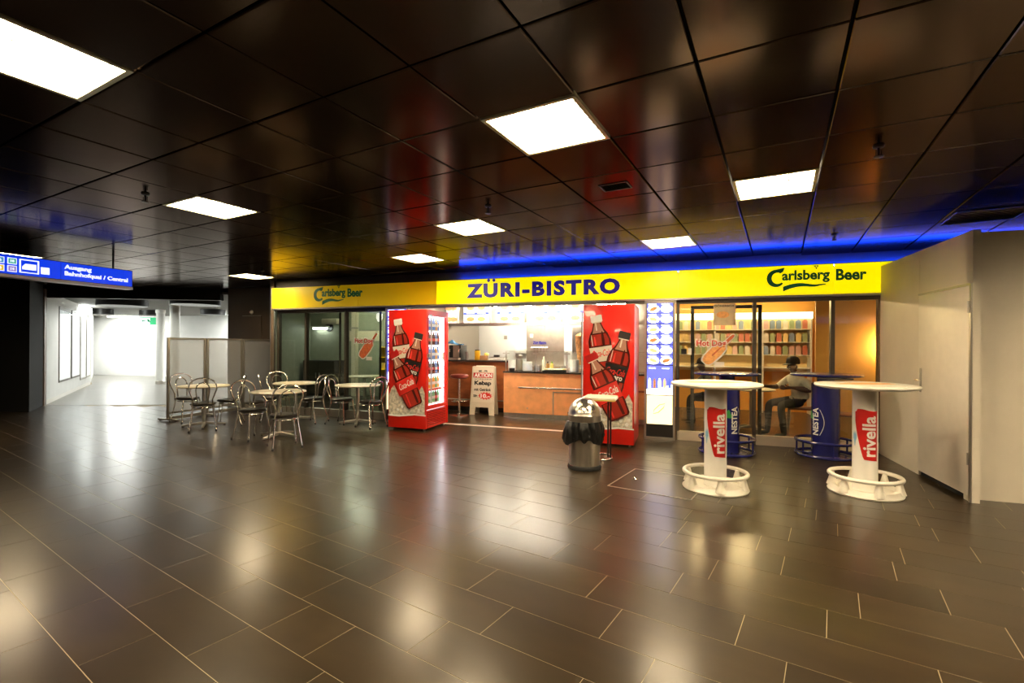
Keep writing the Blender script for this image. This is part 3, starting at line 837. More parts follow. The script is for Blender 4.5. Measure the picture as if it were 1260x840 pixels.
# --- lit things inside
M_kitchen_lamp = mat('lit_kitchen_tube', (1, 1, .95), .5, emit=270.0, ecol=(1.0, 0.88, 0.66))
M_room_lamp = mat('lit_room_tube', (1, 1, .95), .5, emit=190.0, ecol=(0.95, 1.0, 0.72))
M_warm_lamp = mat('lit_warm_lamp', (1, .8, .4), .5, emit=330.0, ecol=(1.0, 0.68, 0.32))
def strip_lamp(s, d, z, w, label, m, rot=0.0):
    t = thing('strip_lamp', label, 'lamp', W(s, d, z), -FA + rot)
    obj('housing', MB().box(-w, w, -0.06, 0.06, 0, 0.05), M_white, t)
    obj('lit_tube', MB().tube([(-w + 0.03, 0, -0.02), (w - 0.03, 0, -0.02)], 0.022, 10), m, t)
strip_lamp(-3.6, 11.0, 2.41, 0.7, 'bright ceiling strip lamp inside the shop above the bar counter', M_kitchen_lamp)
strip_lamp(-1.8, 11.0, 2.41, 0.7, 'bright ceiling strip lamp inside the shop above the food counter', M_kitchen_lamp)
strip_lamp(-2.9, 8.8, 2.41, 0.9, 'ceiling strip lamp just behind the shop opening', M_kitchen_lamp)
s_, z_ = fs(394, 403, 11.45)
strip_lamp(s_, 11.45, z_, 0.28, 'short lit tube lamp on the back wall of the left room', M_corr_light2)
strip_lamp(-7.6, 10.2, 2.41, 0.5, 'ceiling strip lamp of the left shop room', M_room_lamp)
strip_lamp(0.9, 10.0, 2.41, 0.6, 'warm ceiling strip lamp of the right shop room above the guests', M_warm_lamp)
t = thing('wall_light', 'glowing warm wall light behind the last window pane, hidden by the box room', 'lamp', W(2.98, 8.60, 1.47), -FA)
obj('wall_plate', MB().box(-0.05, 0.05, 0.0, 0.02, -0.06, 0.06), M_alu, t)
obj('glass_shade', MB().lathe([(0.02, -0.12), (0.06, -0.08), (0.07, 0.0), (0.05, 0.1), (0.02, 0.13)], 16, (0, -0.08, 0)), mat('lit_wall_light', (1, .8, .45), .5, emit=130.0, ecol=(1.0, 0.66, 0.26)), t)
obj('arm', MB().tube([(0, 0.0, 0), (0, -0.05, 0)], 0.012, 8), M_alu, t)

# kitchen hood with backlit menu boards
hd_ = thing('menu_canopy', 'steel canopy shelf over the counter carrying the backlit menu boards', 'canopy', W(0, 10.0), -FA)
obj('shelf', MB().box(-5.08, -0.46, 0.0, 0.35, 1.90, 1.945), M_steel, hd_)
obj('edge_strip', MB().box(-5.08, -0.46, -0.02, 0.0, 1.89, 1.955), M_alu, hd_)
for k in range(6):
    obj('hanger_post', MB().box(-5.06 + 0.913 * k, -5.02 + 0.913 * k, 0.20, 0.24, 1.945, 2.47), M_steel, hd_)
M_menu_lit = mat('lit_menu_white', (1, 1, 1), .4, emit=1.15, ecol=(1.0, 0.97, 0.9))
M_menu_blue = mat('lit_menu_blue', (.1, .15, .8), .4, emit=0.9, ecol=(0.10, 0.16, 0.9))
M_menu_food = mat('lit_menu_food', (.8, .4, .15), .5, emit=0.9, ecol=(0.95, 0.5, 0.2), noise=0.4, nscale=30)
for k, (pa, pb, l) in enumerate(((528, 562, 'backlit menu board at the left end of the canopy, partly behind the cooler'), (570, 602, 'second backlit menu board along the canopy over the counter'),
                                 (611, 645, 'middle backlit menu board over the counter'), (654, 690, 'backlit menu board with red food pictures over the food counter'), (698, 734, 'last backlit menu board, next to the right cola cooler'))):
    x0 = max(-5.07, fs(pa, 390, 9.98)[0]); x1 = fs(pb, 390, 9.98)[0]; w = x1 - x0
    t = thing('menu_board', l, 'menu board', W(x0, 9.99, 1.95), -FA, 'backlit menu boards')
    obj('light_box', MB().box(0, w, 0, 0.12, 0, 0.44), M_steel, t)
    obj('lit_face', MB().box(0.008, w - 0.008, -0.006, 0, 0.008, 0.432), M_menu_lit, t, smooth=False)
    b = MB().box(0.012, w - 0.012, -0.009, -0.006, 0.19, 0.245)
    obj('blue_band', b, M_menu_blue, t)
    for q in range(2):
        cx = w * (0.28 + 0.42 * q)
        obj('dish_print', MB().prism([(cx + 0.10 * math.cos(i * PI / 7), 0.09 + 0.055 * math.sin(i * PI / 7)) for i in range(14)], -0.009, -0.006), M_menu_food, t)
        obj('dish_print', MB().prism([(cx + 0.09 * math.cos(i * PI / 7), 0.34 + 0.045 * math.sin(i * PI / 7)) for i in range(14)], -0.009, -0.006), M_menu_food, t)
        obj('menu_text', MB().box(cx - 0.1, cx + 0.1, -0.011, -0.009, 0.212, 0.226), M_menu_lit, t)

# vertical lit menu panel right of the opening
DM = 7.80
M_pic_brown = mat('lit_picture_brown', (.6, .3, .1), .4, emit=0.55, ecol=(0.75, 0.34, 0.12), noise=.4, nscale=50)
M_pic_cream = mat('lit_picture_cream', (1, .85, .5), .4, emit=1.4, ecol=(1.0, 0.88, 0.52))
M_pic_tan = mat('lit_picture_tan', (.9, .6, .3), .4, emit=1.0, ecol=(1.0, 0.62, 0.28), noise=.3, nscale=40)
M_pic_white = mat('lit_picture_white', (1, 1, 1), .4, emit=4.5, ecol=(1, 0.97, 0.9))
M_pic_blue = mat('lit_picture_blue', (.15, .2, .8), .4, emit=1.0, ecol=(0.13, 0.17, 0.85))
def menu_box(x0, x1, label):
    w = x1 - x0
    mp = thing('menu_light_box', label, 'menu panel', W(x0, DM), -FA)
    ZP = 2.155
    fr = MB().box(0, 0.03, 0, 0.1, 0, ZP).box(w - 0.03, w, 0, 0.1, 0, ZP).box(0, w, 0, 0.1, ZP - 0.035, ZP).box(0, w, 0, 0.1, 0, 0.04)
    obj('frame', fr, M_alu, mp)
    obj('backing', MB().box(0.03, w - 0.03, 0.03, 0.09, 0.04, ZP - 0.035), M_black, mp)
    xa, xb = 0.038, w - 0.038; xm = (xa + xb) / 2
    zrow = [2.125, 1.965, 1.80, 1.64, 1.475, 1.32, 1.16, 1.005]
    for r in range(7):
        zt_, zb_ = zrow[r] - 0.006, zrow[r + 1] + 0.006 if r % 2 else zrow[r + 1] + 0.002
        for cidx, (p, q) in enumerate(((xa, xm - 0.003), (xm + 0.003, xb))):
            if r == 6: continue
            f_ = obj('picture', MB().box(p, q, 0.018, 0.03, zb_, zt_), M_pic_blue, mp, smooth=False)
            cx, cz = (p + q) / 2, (zt_ + zb_) / 2 - 0.012
            obj('plate_print', MB().prism([(cx + 0.088 * math.cos(i * PI / 8), cz + 0.058 * math.sin(i * PI / 8)) for i in range(16)], 0.013, 0.018), M_pic_white, f_)
            rot_ = random.uniform(-0.5, 0.5)
            pts = []
            for i in range(14):
                ex_, ez_ = 0.064 * math.cos(i * PI / 7), random.uniform(0.026, 0.036) * math.sin(i * PI / 7)
                pts.append((cx + ex_ * math.cos(rot_) - ez_ * math.sin(rot_), cz + ex_ * math.sin(rot_) + ez_ * math.cos(rot_)))
            obj('food_print', MB().prism(pts, 0.009, 0.013), (M_pic_tan if (r + cidx) % 3 else M_pic_brown) if (cidx == 0 or r == 5) else M_pic_white, f_)
            obj('caption_print', MB().box(p + 0.02, q - 0.05, 0.014, 0.018, zt_ - 0.02, zt_ - 0.010), M_pic_white, f_)
    f_ = obj('picture', MB().box(xa, xb, 0.018, 0.03, 0.70, 1.15), M_pic_blue, mp, smooth=False)
    obj('table_print', MB().prism([(xa, 0.70), (xb, 0.70), (xb, 0.86), (xm, 0.80), (xa, 0.78)], 0.013, 0.018), M_pic_white, f_)
    for k in range(5):
        cx = xa + 0.04 + k * 0.075
        obj('drink_print', MB().prism([(cx - .016, .80), (cx + .016, .80), (cx + .02, .9), (cx + .008, .95), (cx - .008, .95), (cx - .02, .9)], 0.009, 0.013), [M_pic_white, M_pic_brown, M_pic_white, M_pic_tan, M_menu_blue][k], f_)
    for q in range(2):
        obj('caption_print', MB().box(xa + 0.03 + 0.2 * q, xa + 0.13 + 0.2 * q, 0.014, 0.018, 1.10, 1.115), M_pic_white, f_)
    f_ = obj('picture', MB().box(xa, xb, 0.018, 0.03, 0.24, 0.685), M_pic_cream, mp, smooth=False)
    obj('bread_print', MB().tube([(xm - 0.09, 0.016, 0.40), (xm - 0.02, 0.016, 0.42), (xm + 0.06, 0.016, 0.50), (xm + 0.08, 0.016, 0.56), (xm + 0.0, 0.016, 0.54), (xm - 0.08, 0.016, 0.46)], 0.006, 6, True), M_pic_brown, f_)
menu_box(fs(793, 425, DM)[0], fs(831, 425, DM)[0], 'tall backlit food menu panel in a steel frame beside the right cola cooler')
menu_box(fs(477.5, 425, DM + .1)[0], -4.745, 'tall backlit menu panel mostly hidden behind the left cola cooler')

# ------------------------------------------------------------------ cola coolers
def bottle_print(root, base, top, wd, kind, y):
    bx_, bz = base; tx, tz = top
    ax = Vector((tx - bx_, tz - bz)); L = ax.length; ax.normalize(); nn = Vector((ax.y, -ax.x))
    def P(t, h): return (bx_ + ax.x * t * L + nn.x * h * wd, bz + ax.y * t * L + nn.y * h * wd)
    def blob(prof, yy, m, nm, off=0.0):
        l = [P(t, h + off) for t, h in prof]; r = [P(t, -h + off) for t, h in reversed(prof)]
        return obj(nm, MB().prism(l + r, yy - 0.0012, yy), m, root, smooth=False)
    blob([(0, .36), (.03, .44), (.2, .49), (.36, .45), (.5, .5), (.6, .49), (.7, .40), (.78, .26), (.86, .18), (.90, .17)], y, M_cocoa, 'printed_bottle')
    blob([(.52, .40), (.60, .41), (.66, .36), (.70, .30)], y - .0014, M_cocoa2, 'printed_drink')
    blob([(.02, .32), (.06, .38), (.2, .42), (.26, .42)], y - .0014, M_cocoa2, 'printed_drink')
    blob([(.52, .05), (.60, .06), (.68, .05), (.74, .02)], y - .0026, M_cocoa, 'printed_shade', .16)
    blob([(.03, .05), (.1, .06), (.26, .06)], y - .0026, M_cocoa, 'printed_shade', .2)
    blob([(.53, .035), (.60, .04), (.67, .02)], y - .0026, M_redprint, 'printed_shine', -.2)
    blob([(.04, .03), (.12, .04), (.25, .03)], y - .0026, M_redprint, 'printed_shine', -.22)
    blob([(.53, .012), (.62, .018), (.70, .008)], y - .0034, M_paleprint, 'printed_shine', -.33)
    blob([(.72, .26), (.78, .20), (.86, .13), (.895, .12)], y - .0014, mat('neck_print', (.42, .2, .14), .3), 'printed_neck')
    blob([(.76, .03), (.84, .03), (.89, .02)], y - .0026, M_paleprint, 'printed_shine', -.06)
    lm = {'light': M_paleprint, 'zero': M_blackmetal, 'red': M_redprint}[kind]
    blob([(.27, .475), (.30, .475), (.44, .485), (.48, .495), (.50, .50)], y - .003, lm, 'printed_label')
    cm = {'light': M_whiteprint, 'zero': M_cap, 'red': mat('cap_red_print', (.42, .012, .01), .3)}[kind]
    blob([(.895, .23), (.90, .25), (.99, .25), (1.0, .22)], y - .003, cm, 'printed_cap')
    blob([(.88, .22), (.895, .22)], y - .003, M_paleprint, 'printed_cap_ring')
    tm = {'light': M_redprint, 'zero': M_redprint, 'red': M_whiteprint}[kind]
    c = P(.40, 0)
    an = math.atan2(nn.y, nn.x)
    text('printed_lettering', 'Coca-Cola', tm, root, (c[0], y - .0045, c[1]), wd * .82, wd * .30, rot=(PI / 2, -an, 0), ext=.0008, shear=.35, bold=.012)
    if kind == 'zero':
        c = P(.31, 0.1)
        text('printed_lettering', 'zero', M_whiteprint, root, (c[0], y - .0045, c[1]), wd * .5, wd * .17, rot=(PI / 2, -an, 0), ext=.0008, bold=.03)

def side_print(root, wd, h, z0):
    """printed side facing -y, x from -wd to 0"""
    X = lambda u: -wd + u * wd
    Z = lambda v: z0 + v * h
    # ice bed and wave
    ice = [(X(0.02), Z(0.11)), (X(0.3), Z(0.10)), (X(0.7), Z(0.125)), (X(0.97), Z(0.12)), (X(0.97), Z(0.30)), (X(0.90), Z(0.36)), (X(0.80), Z(0.31)), (X(0.68), Z(0.28)),
           (X(0.45), Z(0.24)), (X(0.3), Z(0.27)), (X(0.16), Z(0.36)), (X(0.08), Z(0.33)), (X(0.02), Z(0.27))]
    obj('printed_ice', MB().prism(ice, -0.0012, 0.0), M_ice, root, smooth=False)
    obj('printed_wave', MB().prism([(X(0.0), Z(0.098)), (X(0.3), Z(0.094)), (X(0.7), Z(0.112)), (X(1.0), Z(0.108)), (X(1.0), Z(0.118)), (X(0.7), Z(0.124)), (X(0.3), Z(0.108)), (X(0.0), Z(0.112))], -0.0024, -0.0012), M_whiteprint, root, smooth=False)
    for k in range(26):
        u, v = random.uniform(.05, .95), random.uniform(.13, .26)
        q = 0.035
        pts = [(X(u) + q * random.uniform(.5, 1) * math.cos(i * PI / 3 + .3), Z(v) + q * random.uniform(.5, 1) * math.sin(i * PI / 3 + .3)) for i in range(6)]
        obj('printed_ice_cube', MB().prism(pts, -0.0030, -0.0012), random.choice((M_paleprint, M_whiteprint, M_ice)), root, smooth=False)
    bottle_print(root, (X(.44), Z(.47)), (X(.25), Z(.925)), .33, 'light', -0.004)
    bottle_print(root, (X(.52), Z(.33)), (X(.83), Z(.805)), .33, 'zero', -0.0105)
    bottle_print(root, (X(.74), Z(.19)), (X(.14), Z(.645)), .36, 'red', -0.017)
    for k in range(14):
        u, v = random.uniform(.05, .95), random.uniform(.3, .97)
        obj('printed_droplet', MB().lathe([(0, .001), (.004, .001), (.006, 0)], 8), M_redprint, root, (X(u), -0.0002, Z(v)), FRONT)

M_coolerwhite = mat('glowing_cooler_lining', (0.9, 0.93, 1.0), 0.5, emit=1.6, ecol=(0.86, 0.93, 1.0))  # lining glows by itself, the cooler's inner light put into its colour
M_coolertube = mat('lit_cooler_tube', (1, 1, 1), 0.5, emit=16, ecol=(0.85, 0.92, 1.0))
def cooler(s, d, label, door_right, seed):
    random.seed(seed)
    t = thing('drinks_cooler', label, 'cooler', W(s, d), -FA, 'cola coolers')
    wd, dp, H_ = 0.73, 0.82, 2.05
    xo, xi = (0.0, -wd) if door_right else (-wd, 0.0)       # door plane, back plane
    sgn = 1 if door_right else -1
    # carcass: two sides, back, top, base
    obj('side_panel', MB().box(-wd, 0, 0.0, 0.03, 0.04, H_), M_red, t, bevel=0.004)
    obj('side_panel', MB().box(-wd, 0, dp - 0.03, dp, 0.04, H_), M_red, t, bevel=0.004)
    obj('back_panel', MB().box(min(xi, xi + sgn * 0.03), max(xi, xi + sgn * 0.03), 0.03, dp - 0.03, 0.04, H_), M_red, t)
    obj('top_panel', MB().box(-wd, 0, 0.03, dp - 0.03, H_ - 0.03, H_), M_red, t)
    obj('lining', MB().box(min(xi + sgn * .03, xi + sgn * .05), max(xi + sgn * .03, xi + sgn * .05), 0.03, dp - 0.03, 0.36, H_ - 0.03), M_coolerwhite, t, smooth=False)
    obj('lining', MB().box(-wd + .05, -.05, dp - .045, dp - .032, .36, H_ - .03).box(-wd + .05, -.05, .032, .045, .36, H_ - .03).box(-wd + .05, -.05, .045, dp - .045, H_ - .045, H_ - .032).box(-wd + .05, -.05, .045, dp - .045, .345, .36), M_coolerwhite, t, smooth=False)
    obj('motor_base', MB().box(-wd + 0.012, -0.012, 0.03, dp - 0.03, 0.04, 0.34), M_red, t)
    # door frame and glass
    f0 = xo - sgn * 0.045
    fr = MB()
    for y0, y1, za, zb in ((0.03, 0.085, 0.36, H_ - 0.03), (dp - 0.085, dp - 0.03, 0.36, H_ - 0.03), (0.085, dp - 0.085, 0.36, 0.42), (0.085, dp - 0.085, H_ - 0.1, H_ - 0.03)):
        fr.box(min(f0, xo), max(f0, xo), y0, y1, za, zb)
    dr_ = obj('door', fr, M_red, t)
    obj('door_glass', MB().box(xo - sgn * 0.03 - 0.002, xo - sgn * 0.03 + 0.002, 0.085, dp - 0.085, 0.42, H_ - 0.1), M_cglass, dr_, smooth=False)
    hx = xo + sgn * 0.04
    obj('door_handle', MB().tube([(xo, 0.11, 0.46), (hx, 0.11, 0.46), (hx, 0.11, 1.96), (xo, 0.11, 1.96)], 0.012, 8), M_alu, dr_)
    obj('door_lock', MB().box(min(xo, hx), max(xo, hx), 0.035, 0.08, 1.24, 1.3), M_alu, dr_)
    obj('temperature_label', MB().box(min(xo - sgn * .025, xo - sgn * .02), max(xo - sgn * .025, xo - sgn * .02), dp - 0.2, dp - 0.12, 1.18, 1.32), M_ice, dr_)
    obj('grille_back', MB().box(min(xo - sgn * .0125, xo - sgn * .011), max(xo - sgn * .0125, xo - sgn * .011), .07, dp - .07, .065, .335), M_void, t)
    for k in range(9):
        z = 0.07 + k * 0.03
        obj('grille_slat', MB().box(min(xo - sgn * .012, xo + sgn * .004), max(xo - sgn * .012, xo + sgn * .004), 0.07, dp - 0.07, z, z + 0.017), M_red, t)
    for y in (0.06, dp - 0.06):
        for x in (-wd + 0.06, -0.06):
            obj('foot', MB().lathe([(0.02, 0), (0.02, 0.02), (0.012, 0.02), (0.012, 0.045)], 10), M_alu, t, (x, y, 0))
    obj('light_tube', MB().tube([(xo - sgn * .07, dp - 0.1, 0.45), (xo - sgn * .07, dp - 0.1, H_ - .12)], 0.014, 8), M_coolertube, t)
    obj('light_tube', MB().tube([(xo - sgn * .09, 0.06, 0.45), (xo - sgn * .09, 0.06, H_ - .12)], 0.010, 8), M_coolertube, t)
    shelves = [0.44 + 0.255 * k for k in range(6)]
    for z in shelves:
        obj('shelf', MB().box(-wd + 0.06, -0.08, 0.035, dp - 0.035, z - 0.012, z), M_white, t)
    obj('shelf_tag', MB().box(min(f0, f0 - sgn * .004), max(f0, f0 - sgn * .004), .09, dp - .09, shelves[1] - .03, shelves[1]), M_redprint, t)
    side_print(t, wd, H_ - 0.045, 0.04)
    return t, shelves
cr, shv = cooler(-3.994, 7.145, 'tall red cola cooler with lit glass door facing the shop opening', True, 3)
c2, shv2 = cooler(-0.59, 7.019, 'tall red cola cooler standing behind the steel waste bin', False, 5)
# bottles inside the first cooler
BK = [('dark cola bottle', M_cocoa, M_redprint, M_redprint), ('clear water bottle', mat('water_blue', (.15, .3, .7), .2), M_whiteprint, M_blue), ('orange drink bottle', mat('orange_drink', (.9, .4, .05), .3), M_whiteprint, M_white),
      ('green drink bottle', mat('green_drink', (.1, .45, .2), .3), M_paleprint, M_white)]
protos = []
for nm, m1, m2, m3 in BK:
    t = thing('drink_bottle', nm, 'bottle', (0, 0, -50))
    obj('bottle_body', MB().lathe([(.028, 0), (.031, .01), (.031, .12), (.026, .15), (.012, .185), (.012, .2)], 12), m1, t)
    obj('bottle_label', MB().lathe([(.0318, .06), (.0318, .11)], 12), m2, t)
    obj('bottle_cap', MB().lathe([(.014, .2), (.014, .218), (.0, .218)], 10), m3, t)
    protos.append(t)
shelfname = ['lowest', 'second', 'third', 'fourth', 'fifth', 'top']
kinds = [3, 2, 0, 1, 0, 1]
for si, z in enumerate(shv):
    k = kinds[si]
    for col_ in range(8):
        kk = k if col_ not in (6,) else (k + 1) % 4
        for dep in range(1):
            p = W(-3.994 - 0.14, 7.145 + 0.1 + col_ * 0.083, z)
            dup(protos[kk], p, -FA, BK[kk][0] + ' on the %s shelf of the lit cola cooler' % shelfname[si], 'bottles in the lit cooler')
for t in protos:
    for ch in list(t.children): bpy.data.objects.remove(ch)
    bpy.data.objects.remove(t)
random.seed(11)

# ------------------------------------------------------------------ counters
# food counter (orange)
fc = thing('food_counter', 'orange laminate food counter with steel plinth and tray rail', 'counter', W(0, 9.2), -FA)
fx0, fx1 = -3.36, -0.47
obj('carcass', MB().box(fx0, fx1, 0.015, 0.8, 0.09, 0.90), M_orange, fc)
for x0, x1, z0, z1 in ((fx0, -2.32, 0.09, 0.60), (-2.315, -1.1, 0.09, 0.60), (-1.095, fx1, 0.09, 0.60), (fx0, fx1, 0.605, 0.90)):
    obj('front_panel', MB().box(x0 + .003, x1 - .003, 0.0, 0.015, z0, z1), M_orange, fc)
obj('plinth', MB().box(fx0, fx1, 0.01, 0.78, 0, 0.09), M_steel, fc)
obj('worktop', MB().box(fx0 - .01, fx1, -0.02, 0.82, 0.90, 0.93), M_darktop, fc)
obj('seam_strip', MB().box(-2.33, -2.31, -0.004, 0, 0.09, 0.54).box(-2.33, -1.1, -0.004, 0.0, 0.53, 0.545), M_alu, fc)
rl = obj('tray_rail', MB().tube([(-3.0, -0.12, 0.62), (fx1, -0.12, 0.62)], 0.018, 10), M_chrome, fc)
for x in (-2.9, -2.0, -1.1):
    obj('rail_bracket', MB().tube([(x, 0.0, 0.60), (x, -0.12, 0.61)], 0.01, 8), M_chrome, rl)
for x in (-2.85, -1.9): obj('panel_knob', MB().lathe([(0, 0.02), (.012, .02), (.012, 0)], 10), M_alu, fc, (x, -0.002, 0.2), FRONT)
sgd = thing('glass_guard', 'glass guard with steel posts on the orange food counter', 'glass guard', W(0, 9.2, 0.93), -FA)
for x in (fs(623, 445, 9.25)[0], fs(660, 445, 9.25)[0], fs(698, 445, 9.25)[0]):
    pp = obj('post', MB().tube([(x, 0.03, 0), (x, 0.03, 0.40)], 0.012, 8), M_steel, sgd)
    obj('clamp', MB().box(x - 0.06, x + 0.06, 0.0, 0.06, 0.35, 0.375), M_steel, pp)
obj('front_pane', MB().box(fx0 + 0.05, fx1 - .02, 0.0, 0.006, 0.012, 0.42), M_cglass, sgd, smooth=False)
obj('top_pane', MB().box(fx0 + 0.05, fx1 - .02, 0.006, 0.3, 0.40, 0.406), M_cglass, sgd, smooth=False)
# food items behind glass
def on_counter(px, d=9.45):
    return fs(px, 445, d)[0]
def pot(px, d, r, h, m, label, name='food_tub', cat='tub', z=0.93, lidm=None):
    t = thing(name, label, cat, W(fs(px, 445, d)[0], d, z), -FA)
    obj('vessel', MB().lathe([(r * .85, 0), (r, .01), (r, h), (r - .006, h), (r * .83, .012), (0, .012)], 20), m, t)
    obj('content', MB().lathe([(r - .008, h * .9), (r * .5, h * .98), (0, h)], 16), lidm or m, t)
    return t
M_lettuce = mat('salad_green', (.05, .10, .02), .6, noise=.5, nscale=40)
M_yel = mat('sauce_yellow', (.85, .65, .15), .35)
M_pale = mat('pale_sauce', (.85, .78, .62), .4)
pot(630, 9.5, .08, .22, M_white, 'tall white food tub behind the glass guard next to a steel tub')
pot(639, 9.72, .075, .24, M_steel, 'tall steel food tub behind the glass guard', lidm=M_white)
pot(649, 9.45, .10, .19, M_white, 'round white food tub with a brown mark behind the glass guard')
pot(662, 9.38, .08, .13, M_steel, 'low steel tub with pale filling behind the glass guard post', lidm=M_pale)
pot(630, 9.32, .06, .06, M_blackmetal, 'small dark bowl of salad at the left end of the glass guard', name='salad_bowl', cat='bowl', lidm=M_lettuce)
pot(707, 9.55, .09, .24, M_white, 'tall white tub near the right end of the food counter')
def squeeze(px, d, m, capm, label, h=.24):
    t = thing('sauce_bottle', label, 'bottle', W(fs(px, 445, d)[0], d, 0.93), -FA)
    obj('bottle_body', MB().lathe([(.034, 0), (.037, .01), (.037, h * .68), (.02, h * .8)], 14), m, t)
    obj('nozzle', MB().lathe([(.022, h * .8), (.022, h * .86), (.006, h), (0, h)], 12), capm, t)
squeeze(669, 9.6, M_pale, M_pale, 'pale squeeze bottle of sauce behind the glass guard', .3)
squeeze(674, 9.62, mat('brown_sauce', (.45, .2, .05), .35), M_cap, 'brown sauce jar with dark lid behind the glass guard', .2)
squeeze(679, 9.62, M_yel, mat('green_lid', (.15, .4, .05), .4), 'yellow sauce jar with green lid behind the glass guard', .2)
t = thing('bread_tray', 'dark tray of pale flat breads behind the glass guard', 'tray', W(fs(684, 445, 9.38)[0], 9.38, .93), -FA)
obj('tray', MB().box(-.25, .22, -.12, .12, 0, .03), M_blackmetal, t, bevel=.005)
for k in range(5):
    obj('flat_bread', MB().lathe([(0, .0), (.09, .008), (.10, .02), (.08, .035), (0, .042)], 18), M_pale if k % 2 else mat('bread_crust', (.75, .52, .25), .6), t, (-.15 + .075 * k, (-1) ** k * .02, .03))
t = thing('wall_lettering', 'small dark shop name lettering on the steel kitchen wall', 'lettering', W(0, 11.99), -FA)
sx, sz = fs(664, 421.5, 11.99)
text('letters', 'Züri Bistro', M_signblue, t, (sx, 0.0, sz), .36, .075, ext=.004, bold=.03)
t = thing('utensil_rail', 'steel rail with hanging tongs on the kitchen wall under the small lettering', 'rail', W(sx, 11.96, sz - .12), -FA)
obj('rail', MB().tube([(-.22, 0, 0), (.22, 0, 0)], .006, 8), M_chrome, t)
for k in range(5):
    q = obj('hook', MB().tube([(-.17 + .085 * k, -.004, 0), (-.17 + .085 * k, -.012, -.03)], .003, 6), M_chrome, t)
    obj('tongs', MB().tube([(-.17 + .085 * k, -.012, -.02), (-.195 + .085 * k, -.014, -.16)], .005, 6).tube([(-.17 + .085 * k, -.012, -.02), (-.15 + .085 * k, -.014, -.16)], .005, 6), M_steel, q)
for px, py, l in ((654, 413, 'white wall switch on the steel kitchen wall'), (622, 415, 'small steel socket on the white kitchen wall panel')):
    s_, z_ = fs(px, py, 11.99)
    t = thing('wall_switch', l, 'switch', W(s_, 11.998, z_), -FA)
    obj('plate', MB().box(-.045, .045, -.012, 0, -.05, .05), M_white if px == 654 else M_alu, t, bevel=.004)
    obj('rocker', MB().box(-.025, .025, -.017, -.012, -.03, .03), M_white if px == 654 else M_alu, t)
s_, z_ = fs(641, 430, 11.95)
t = thing('paper_dispenser', 'white paper dispenser on the kitchen wall behind the tubs', 'dispenser', W(s_, 11.998, z_ - .1), -FA)
obj('case', MB().box(-.15, .15, -.12, 0, 0, .13), M_white, t, bevel=.02)
obj('paper', MB().box(-.05, .05, -.09, -.085, -.06, .002), M_whiteprint, t)
# doner spit grill at the right of the counter
t = thing('kebab_grill', 'upright kebab grill with a meat spit at the right end of the kitchen', 'grill', W(fs(716, 430, 11.2)[0], 11.2, 0.0), -FA)
obj('cabinet', MB().box(-.3, .3, -.25, .3, 0, .93), M_steel, t)
obj('back_plate', MB().box(-.28, .28, .2, .25, .93, 1.9), M_steel, t)
obj('meat', MB().lathe([(.05, 1.0), (.10, 1.1), (.15, 1.5), (.16, 1.68), (.10, 1.74), (0, 1.76)], 18), mat('grilled_meat', (.55, .26, .1), .6, noise=.4, nscale=18), t)
obj('spit', MB().tube([(0, 0, .93), (0, 0, 1.9)], .012, 8), M_chrome, t)

# back worktop
bw2 = thing('back_worktop', 'steel back worktop along the kitchen wall', 'worktop', W(0, 11.4), -FA)
obj('cabinet', MB().box(-5.05, -2.72, 0.05, .58, 0, .90), M_steel, bw2)
obj('top', MB().box(-5.07, -2.7, 0, .59, .90, .94), M_steel, bw2)

# bar counter (brown)
bc = thing('bar_counter', 'dark brown laminate bar counter with black top and foot rail', 'counter', W(0, 9.75), -FA)
obj('carcass', MB().box(-5.08, -3.39, .012, .6, 0.1, 1.09), M_brownlam, bc)
obj('front_panel', MB().box(-5.08, -4.25, 0, .012, .1, 1.09), M_brownlam, bc)
obj('front_panel', MB().box(-4.245, -3.39, 0, .012, .1, 1.09), M_brownlam, bc)
obj('plinth', MB().box(-5.08, -3.39, .03, .6, 0, .1), M_black, bc)
obj('bar_top', MB().box(-5.09, -3.37, -.06, .66, 1.09, 1.125), M_darktop, bc)
ra = obj('foot_rail', MB().tube([(-5.05, -.16, .27), (-3.4, -.16, .27)], .016, 10), M_chrome, bc)
for x in (-4.9, -4.2, -3.5): obj('rail_bracket', MB().tube([(x, 0.0, .25), (x, -.16, .27)], .01, 8), M_chrome, ra)
ZBAR = 1.125
def bx_at(px, d=9.95): return fs(px, 440, d)[0]
t = thing('coffee_machine', 'steel coffee machine on the bar counter next to the lit cooler', 'coffee machine', W(bx_at(560), 9.98, ZBAR), -FA)
obj('body', MB().box(-.16, .14, -.02, .32, 0, .33), M_blackmetal, t, bevel=.012)
obj('front_plate', MB().box(-.05, .10, -.035, -.02, .05, .32), M_steel, t)
obj('drip_tray', MB().box(-.15, .13, -.13, -.02, 0, .04), M_steel, t)
for x in (-.11, .12): obj('spout', MB().tube([(x, -.03, .24), (x, -.09, .23), (x, -.09, .17)], .014, 8), M_chrome, t)
t = thing('cleaning_cloth', 'light blue cloth lying on the coffee machine', 'cloth', W(bx_at(556), 9.99, ZBAR + .334), -FA)
cl = MB(); n_ = 9
Vv = [(-.16 + .36 * i / (n_ - 1), .0 + .2 * j / (n_ - 1), .012 + .10 * math.exp(-((i - 2) ** 2) / 5) * (1 - abs(j - 4) / 6) + .012 * math.sin(i * 1.7 + j)) for i in range(n_) for j in range(n_)]
cl.add(Vv + [(x, y, z - .008) for x, y, z in Vv], [(i * n_ + j, (i + 1) * n_ + j, (i + 1) * n_ + j + 1, i * n_ + j + 1) for i in range(n_ - 1) for j in range(n_ - 1)] +
       [(i * n_ + j + n_ * n_, i * n_ + j + 1 + n_ * n_, (i + 1) * n_ + j + 1 + n_ * n_, (i + 1) * n_ + j + n_ * n_) for i in range(n_ - 1) for j in range(n_ - 1)])
